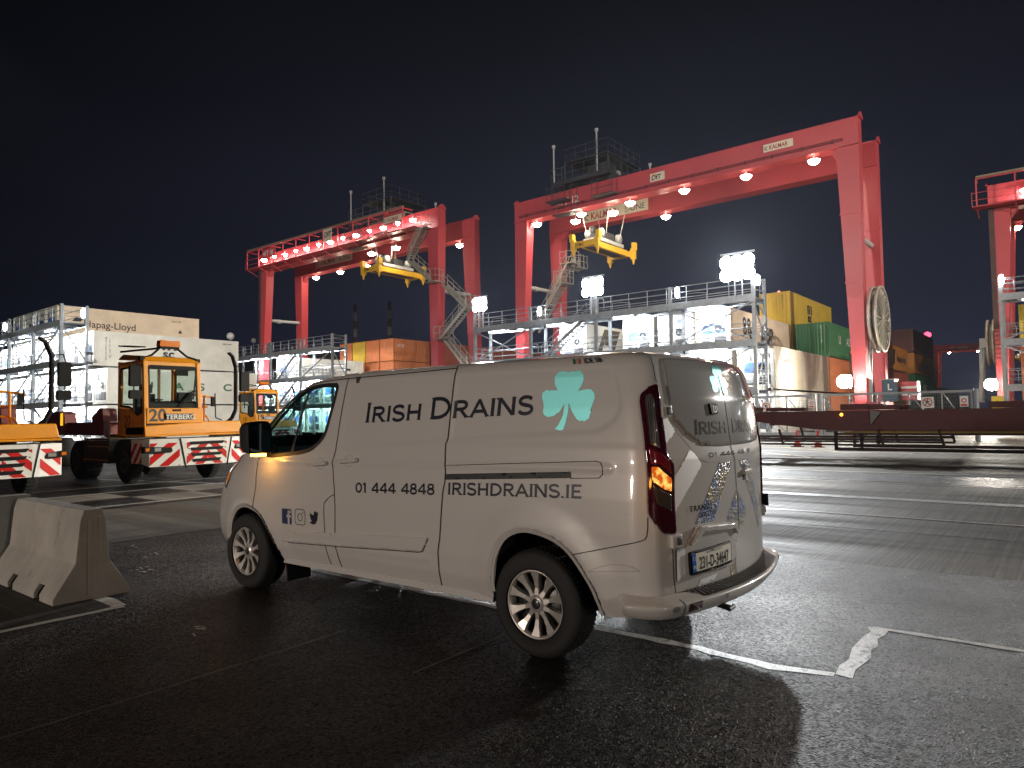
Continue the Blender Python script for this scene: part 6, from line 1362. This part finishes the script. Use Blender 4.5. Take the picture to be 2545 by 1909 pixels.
for pl, m_ in (([(-.962,1.520),(-1.0,1.53),(-1.022,1.50),(-1.062,1.450),(-.980,1.372)], M_RETRO), ([(-1.188,1.337),(-1.240,1.305),(-1.298,1.240),(-1.060,.975),(-1.045,1.180)], M_RETRO), ([(-1.501,1.240),(-1.674,1.240),(-1.430,.884),(-1.235,.884),(-1.273,.933),(-1.330,1.001)], M_PRI),
               ([(-1.755,1.045),(-1.770,.84),(-1.60,.860),(-1.630,.914)], M_PRI), ([(-1.785,1.035),(-1.95,.891),(-1.854,.810),(-1.795,.82)], M_PRI), ([(-1.802,1.240),(-1.998,1.240),(-2.35,.80),(-2.29,.72),(-2.176,.85)], M_PRI),
               ([(-1.048,.757),(-1.084,.766),(-1.118,.762),(-1.100,.608),(-1.043,.575)], M_RETRO), ([(-1.225,.872),(-1.404,.868),(-1.395,.855),(-1.258,.846),(-1.141,.783),(-1.165,.80)], M_RETRO), ([(-1.265,.549),(-1.448,.557),(-1.412,.527),(-1.232,.512)], M_RETRO), ([(-1.62,.56),(-1.68,.70),(-1.69,.52),(-1.62,.512)], M_PRI)):
    patch('reflective_stripe', pl, .015 if (max(q[1] for q in pl) < .88 and m_ is M_RETRO and pl[0][0] > -1.26) else .0022, m_, van, .008, False)
M_FADE = mat('faded_grey_vinyl', (.10,.097,.095), .18, 0, .1, coat=1)
mb = MB(); slab(mb, 'IRISH', -1.232, -1.625, 1.424, .0, .078, (0,), .092, stroke=.18); slab(mb, 'DRAINS', -1.71, -2.26, 1.424, .0, .078, (0,), .092, stroke=.18)
for i in range(len(mb.v)): pass
mb2 = MB(); mb2.v = [tuple(np.array(v)+np.array((-.0075,0,0))) for v in mb.v]; mb2.f = mb.f; mb2.m = mb.m; mb2.sm = mb.sm; mb2.build('lettering', M_FADE, van)
mb = MB(); slab(mb, '01 444 4848', -1.375, -2.05, 1.279, 0, .028, stroke=.2); mb.build('lettering', M_FADE, van)
S2 = [(-1.615+(a+.285)*.62*.95, 1.742+(b-1.632)*.62) for a, b in SHAM]
patch('shamrock_emblem', S2, .0095, M_SHAM2, van, .008, False)
mb = MB(); ribbon(mb, [(-1.615,1.80),(-1.634,1.68)], .009, .0105); mb.build('panel_gap', M_GAP, van)
bd = patch('security_lock', rounded([(-1.398,1.617),(-1.505,1.614),(-1.502,1.548),(-1.415,1.546)], .012, 3), .022, M_BLACK, van, .008); mb = MB(); ribbon(mb, [(-1.440,1.602),(-1.440,1.575),(-1.452,1.562),(-1.472,1.562),(-1.484,1.575),(-1.484,1.602)], .007, .024); ribbon(mb, [(-1.462,1.600),(-1.462,1.578)], .008, .024); mb.build('lock_mark', M_WHITEP, bd)
mb = MB(); decal(mb, text2d('TRANSIT', .052, bold=.001, xs=1.15), -1.180, .962, .01, .006); decal(mb, text2d('CUSTOM', .042, xs=1.1), -1.265, .922, .01, .006); mb.build('model_badge', mat('badge_chrome', (.16,.15,.14), .2, .9, .2), van)
patch('plate_plinth', rounded([(-1.234,.875),(-1.655,.850),(-1.722,.79),(-1.700,.62),(-1.61,.578),(-1.135,.594),(-1.103,.610),(-1.113,.742),(-1.141,.782)], .03, 3), .012, M_PAINT, van, .012)
patch('grab_trim', rounded([(-1.26,.872),(-1.650,.848),(-1.705,.79),(-1.685,.77),(-1.645,.812),(-1.28,.838),(-1.165,.765),(-1.15,.785)], .010, 2), .036, M_PAINT, van, .008)
pf = patch('plate_holder', rounded([(-1.142,.730),(-1.597,.742),(-1.600,.604),(-1.150,.592)], .012, 3), .026, M_BLACK, van, .012)
pw = patch('number_plate', [(-1.160,.718),(-1.585,.730),(-1.588,.622),(-1.166,.610)], .028, mat('plate_cream', (.92,.88,.76), .5, 0, 0), pf, .012, False)
patch('euro_band', [(-1.160,.718),(-1.196,.719),(-1.200,.611),(-1.166,.610)], .0292, mat('plate_blue', (.02,.16,.62), .4, 0, 0), pw, .012, False)
mb = MB(); decal(mb, text2d('231-D-34647', .100, bold=.018, xs=.60, spacing=1.0), -1.226, .622, .008, .0296); decal(mb, text2d('BAILE ÁTHA CLIATH', .019), -1.30, .7065, .02, .0296); mb.build('lettering', M_INK, pw)
mb = MB(); decal(mb, text2d('IRL', .026, bold=.02), -1.168, .630, .0, .0298); v, f = ring2d((0,0), .009, .012, 12)
surf(mb, [(-1.180+a, .690+b) for a, b in v], f, .0298); mb.build('lettering', M_WHITEP, pw)
bl = patch('high_brake_light', [(-1.50,1.950),(-1.93,1.950),(-2.06,1.938),(-2.06,1.918),(-1.93,1.920),(-1.47,1.922)], .006, mat('brake_dark_red', (.13,.01,.025), .15, 0, .1, coat=1), van, .010)
hd = patch('rear_handle', rounded([(-1.84,1.172),(-1.98,1.170),(-1.98,1.140),(-1.84,1.138)], .01, 2), .030, M_PAINT, van, .008); patch('handle_hole', rounded([(-1.87,1.215),(-1.93,1.215),(-1.94,1.10),(-1.88,1.10)], .02, 3), .003, M_BLACK, hd, .008)
patch('check_strap', [(-2.645,.93),(-2.69,.93),(-2.69,.84),(-2.645,.84)], .05, M_BLACK, van, .012)
# --- rear bumper with ribbed step
def offb(z): return np.interp(z, [.372,.385,.42,.455,.466,.474,.480,.490,.506], [.022,.068,.094,.108,.108,.100,.090,.062,.0])
us = list(np.linspace(-.62, -3.06, 130)); zz = [.372,.378,.388,.40,.42,.445,.460,.468,.474,.480,.490,.506]
v = []; 
def bz(u, z):
    k = np.clip((-.62-u)/.10, 0, 1)*np.clip((u+3.06)/.10, 0, 1); return k*k*(3-2*k)
for z in zz:
    for u in us: v.append(PF(u, z, .004+float(offb(z))*bz(u, z)))
nu = len(us); mb = MB(); mb.add(v, [(j*nu+i, j*nu+i+1, (j+1)*nu+i+1, (j+1)*nu+i) for j in range(len(zz)-1) for i in range(nu-1)], 0, True); bump = mb.build('rear_bumper', M_PAINT, van)
us2 = [u for u in np.linspace(-1.04, -2.64, 90)]; v = []
for u in us2:
    k = min(1, (-1.04-u)/.16+.02, (u+2.64)/.16+.02); v += [PF(u, .5085, .004), PF(u, .4855, .012+.086*k)]
mb = MB(); mb.add(v, [(2*i, 2*i+1, 2*i+3, 2*i+2) for i in range(len(us2)-1)], 0); stp = mb.build('step_pad', mat('step_black', (.02,.02,.02), .45, 0, .1), bump)
mb = MB()
for u in np.linspace(-1.12, -2.56, 46):
    k = min(1, (-1.04-u)/.16, (u+2.64)/.16); a, b = PF(u, .510, .008), PF(u-.006, .488, .012+.078*k); a2, b2 = PF(u-.011, .510, .008), PF(u-.017, .488, .012+.078*k)
    up = np.array((0,0,.005)); mb.add([a,b,b2,a2,a+up,b+up,b2+up,a2+up], [(4,5,6,7),(0,1,5,4),(1,2,6,5),(2,3,7,6),(3,0,4,7)])
mb.build('step_rib', mat('rib_grey', (.10,.10,.10), .35, 0, .1), stp)
def offs(poly, name, m, off, parent, st=.008):
    P_ = np.array(poly); mb = MB(); n = len(poly); c = P_.mean(0); pts = [c]+list(P_); vv = [PF(u, z, .004+float(offb(z))+off) for u, z in pts]
    mb.add(vv, [(0, i+1, (i+1)%n+1) for i in range(n)]); return mb.build(name, m, parent)
offs([(-1.02,.468),(-1.13,.470),(-1.13,.415),(-1.02,.412)], 'reflector', M_REDL, .009, bump); offs([(-2.55,.468),(-2.66,.470),(-2.66,.415),(-2.55,.412)], 'reflector', M_REDL, .009, bump)
for u in (-.93, -1.36, -1.80, -2.25): offs([(u+.018*math.cos(a), .450+.018*math.sin(a)) for a in np.linspace(0, 2*math.pi, 14, endpoint=False)], 'parking_sensor', mat('sensor_grey', (.30,.29,.28), .3), .008, bump)
mb = MB()
v = [PF(-.985, z, .006+float(offb(z))) for z in zz[:-1]]+[PF(-.992, z, .006+float(offb(z))) for z in zz[:-1]]; n = len(zz)-1; mb.add(v, [(i, i+1, n+i+1, n+i) for i in range(n-1)]); mb.build('bumper_joint', M_GAP, bump)
mb = MB(); mb.tube((-.98,.35,.36),(-1.06,.35,.345),.02,8); mb.tube((-1.06,.29,.345),(-1.06,.38,.345),.014,8); mb.build('tow_eye', M_DGREY, van)
# --- wheels
def van_wheel(x, y, steer=0):
    s_ = 1 if y > 0 else -1; g = bpy.data.objects.new('wheel', None)
    mb = MB(); prof = [(.222,.02),(.235,.0),(.29,.012),(.325,.004),(.341,-.02),(.3435,-.05),(.3435,-.17),(.338,-.20),(.30,-.222),(.235,-.215),(.222,-.20)]
    mb.lathe([(r, h*s_) for r, h in prof], (x, y, .343), 'y', 64)
    for k in range(72):
        a = 2*math.pi*k/72
        for hy in (-.045, -.09, -.14, -.185): mb.box(x+.340*math.cos(a)-.006, x+.340*math.cos(a)+.006, y+hy*s_-.015, y+hy*s_+.015, .343+.340*math.sin(a)-.006, .343+.340*math.sin(a)+.006)
    w_ = mb.build('wheel_tyre', mat('van_tyre', (.016,.016,.016), .75, 0, .2, 8), van)
    al = mat('alloy_silver', (.60,.57,.53), .36, .6, .1, 3)
    mb = MB(); mb.lathe([(.200,-.03*s_),(.205,.005*s_),(.214,.010*s_),(.223,.006*s_),(.224,-.02*s_),(.215,-.06*s_),(.205,-.20*s_)], (x, y, .343), 'y', 56)
    mb.lathe([(.001,-.006*s_),(.034,-.006*s_),(.040,-.010*s_),(.070,-.018*s_),(.072,-.05*s_)], (x, y, .343), 'y', 32)
    for k in range(10):
        a = 2*math.pi*k/10+math.pi/2+.0; ca, sa = math.cos(a), math.sin(a); v = []
        for (r, hw, h, th) in ((.055,.017,-.014,.05),(.10,.012,-.018,.045),(.15,.017,-.010,.04),(.207,.034,.004,.03)):
            for e in (-1, 1): v.append((x+r*ca-e*hw*sa, y+h*s_, .343+r*sa+e*hw*ca))
            for e in (-1, 1): v.append((x+r*ca-e*(hw+.004)*sa, y+(h-th)*s_, .343+r*sa+e*(hw+.004)*ca))
        fs = []
        for j in range(3): b = j*4; fs += [(b,b+1,b+5,b+4),(b,b+4,b+6,b+2),(b+1,b+3,b+7,b+5)]
        mb.add(v, fs)
    rim = mb.build('rim', al, w_)
    mb = MB(); mb.lathe([(.001,-.004*s_),(.030,-.005*s_),(.034,-.008*s_)], (x, y+.002*s_, .343), 'y', 24); mb.build('centre_cap', mat('cap_dark', (.03,.03,.035), .3, .2, 0, coat=.5), rim)
    mb = MB()
    for k in range(5): a = 2*math.pi*k/5+math.pi/2+math.pi/10*2; mb.tube((x+.085*math.cos(a), y-.05*s_, .343+.085*math.sin(a)), (x+.085*math.cos(a), y-.018*s_, .343+.085*math.sin(a)), .012, 6)
    mb.build('wheel_nut', M_CHR, rim)
    mb = MB(); mb.lathe([(.001,-.07*s_),(.20,-.07*s_)], (x, y, .343), 'y', 30); mb.lathe([(.02,-.066*s_),(.145,-.066*s_),(.15,-.069*s_)], (x, y, .343), 'y', 30, 1); mb.build('brake_disc', [M_GAP, mat('disc_steel', (.10,.10,.10), .4, .8, .2)], rim)
    bpy.data.objects.remove(g)
van_wheel(0, .945); van_wheel(3.3, .945); van_wheel(0, -.945); van_wheel(3.3, -.945)
for x, y in ((2.72,.80),(2.72,-.80)):
    mb = MB(); mb.prism([(x,.42),(x+.02,.42),(x-.01,.14 if x > 0 else .22),(x-.03,.14 if x > 0 else .22)], 'x' if False else 'y', y-.12, y+.12); mb.build('mud_flap', M_BLACK, van)
# ------------------------------------------------------------------ light mist over the port
mb = MB(); mb.box(-60, 700, -260, 500, -1, 90); hz = mb.build('haze', mat('dummy', (1,1,1))); hz['kind'] = 'stuff'; hz['label'] = 'thin night mist over the whole yard'; hz.data.materials.clear()
m = bpy.data.materials.new('mist'); m.use_nodes = True; nt = m.node_tree; nt.nodes.remove(nt.nodes['Principled BSDF']); v = nt.nodes.new('ShaderNodeVolumePrincipled')
v.inputs['Color'].default_value = (.85,.9,1,1); v.inputs['Density'].default_value = .00014; v.inputs['Anisotropy'].default_value = .6
nt.links.new(v.outputs[0], nt.nodes['Material Output'].inputs['Volume']); hz.data.materials.append(m)
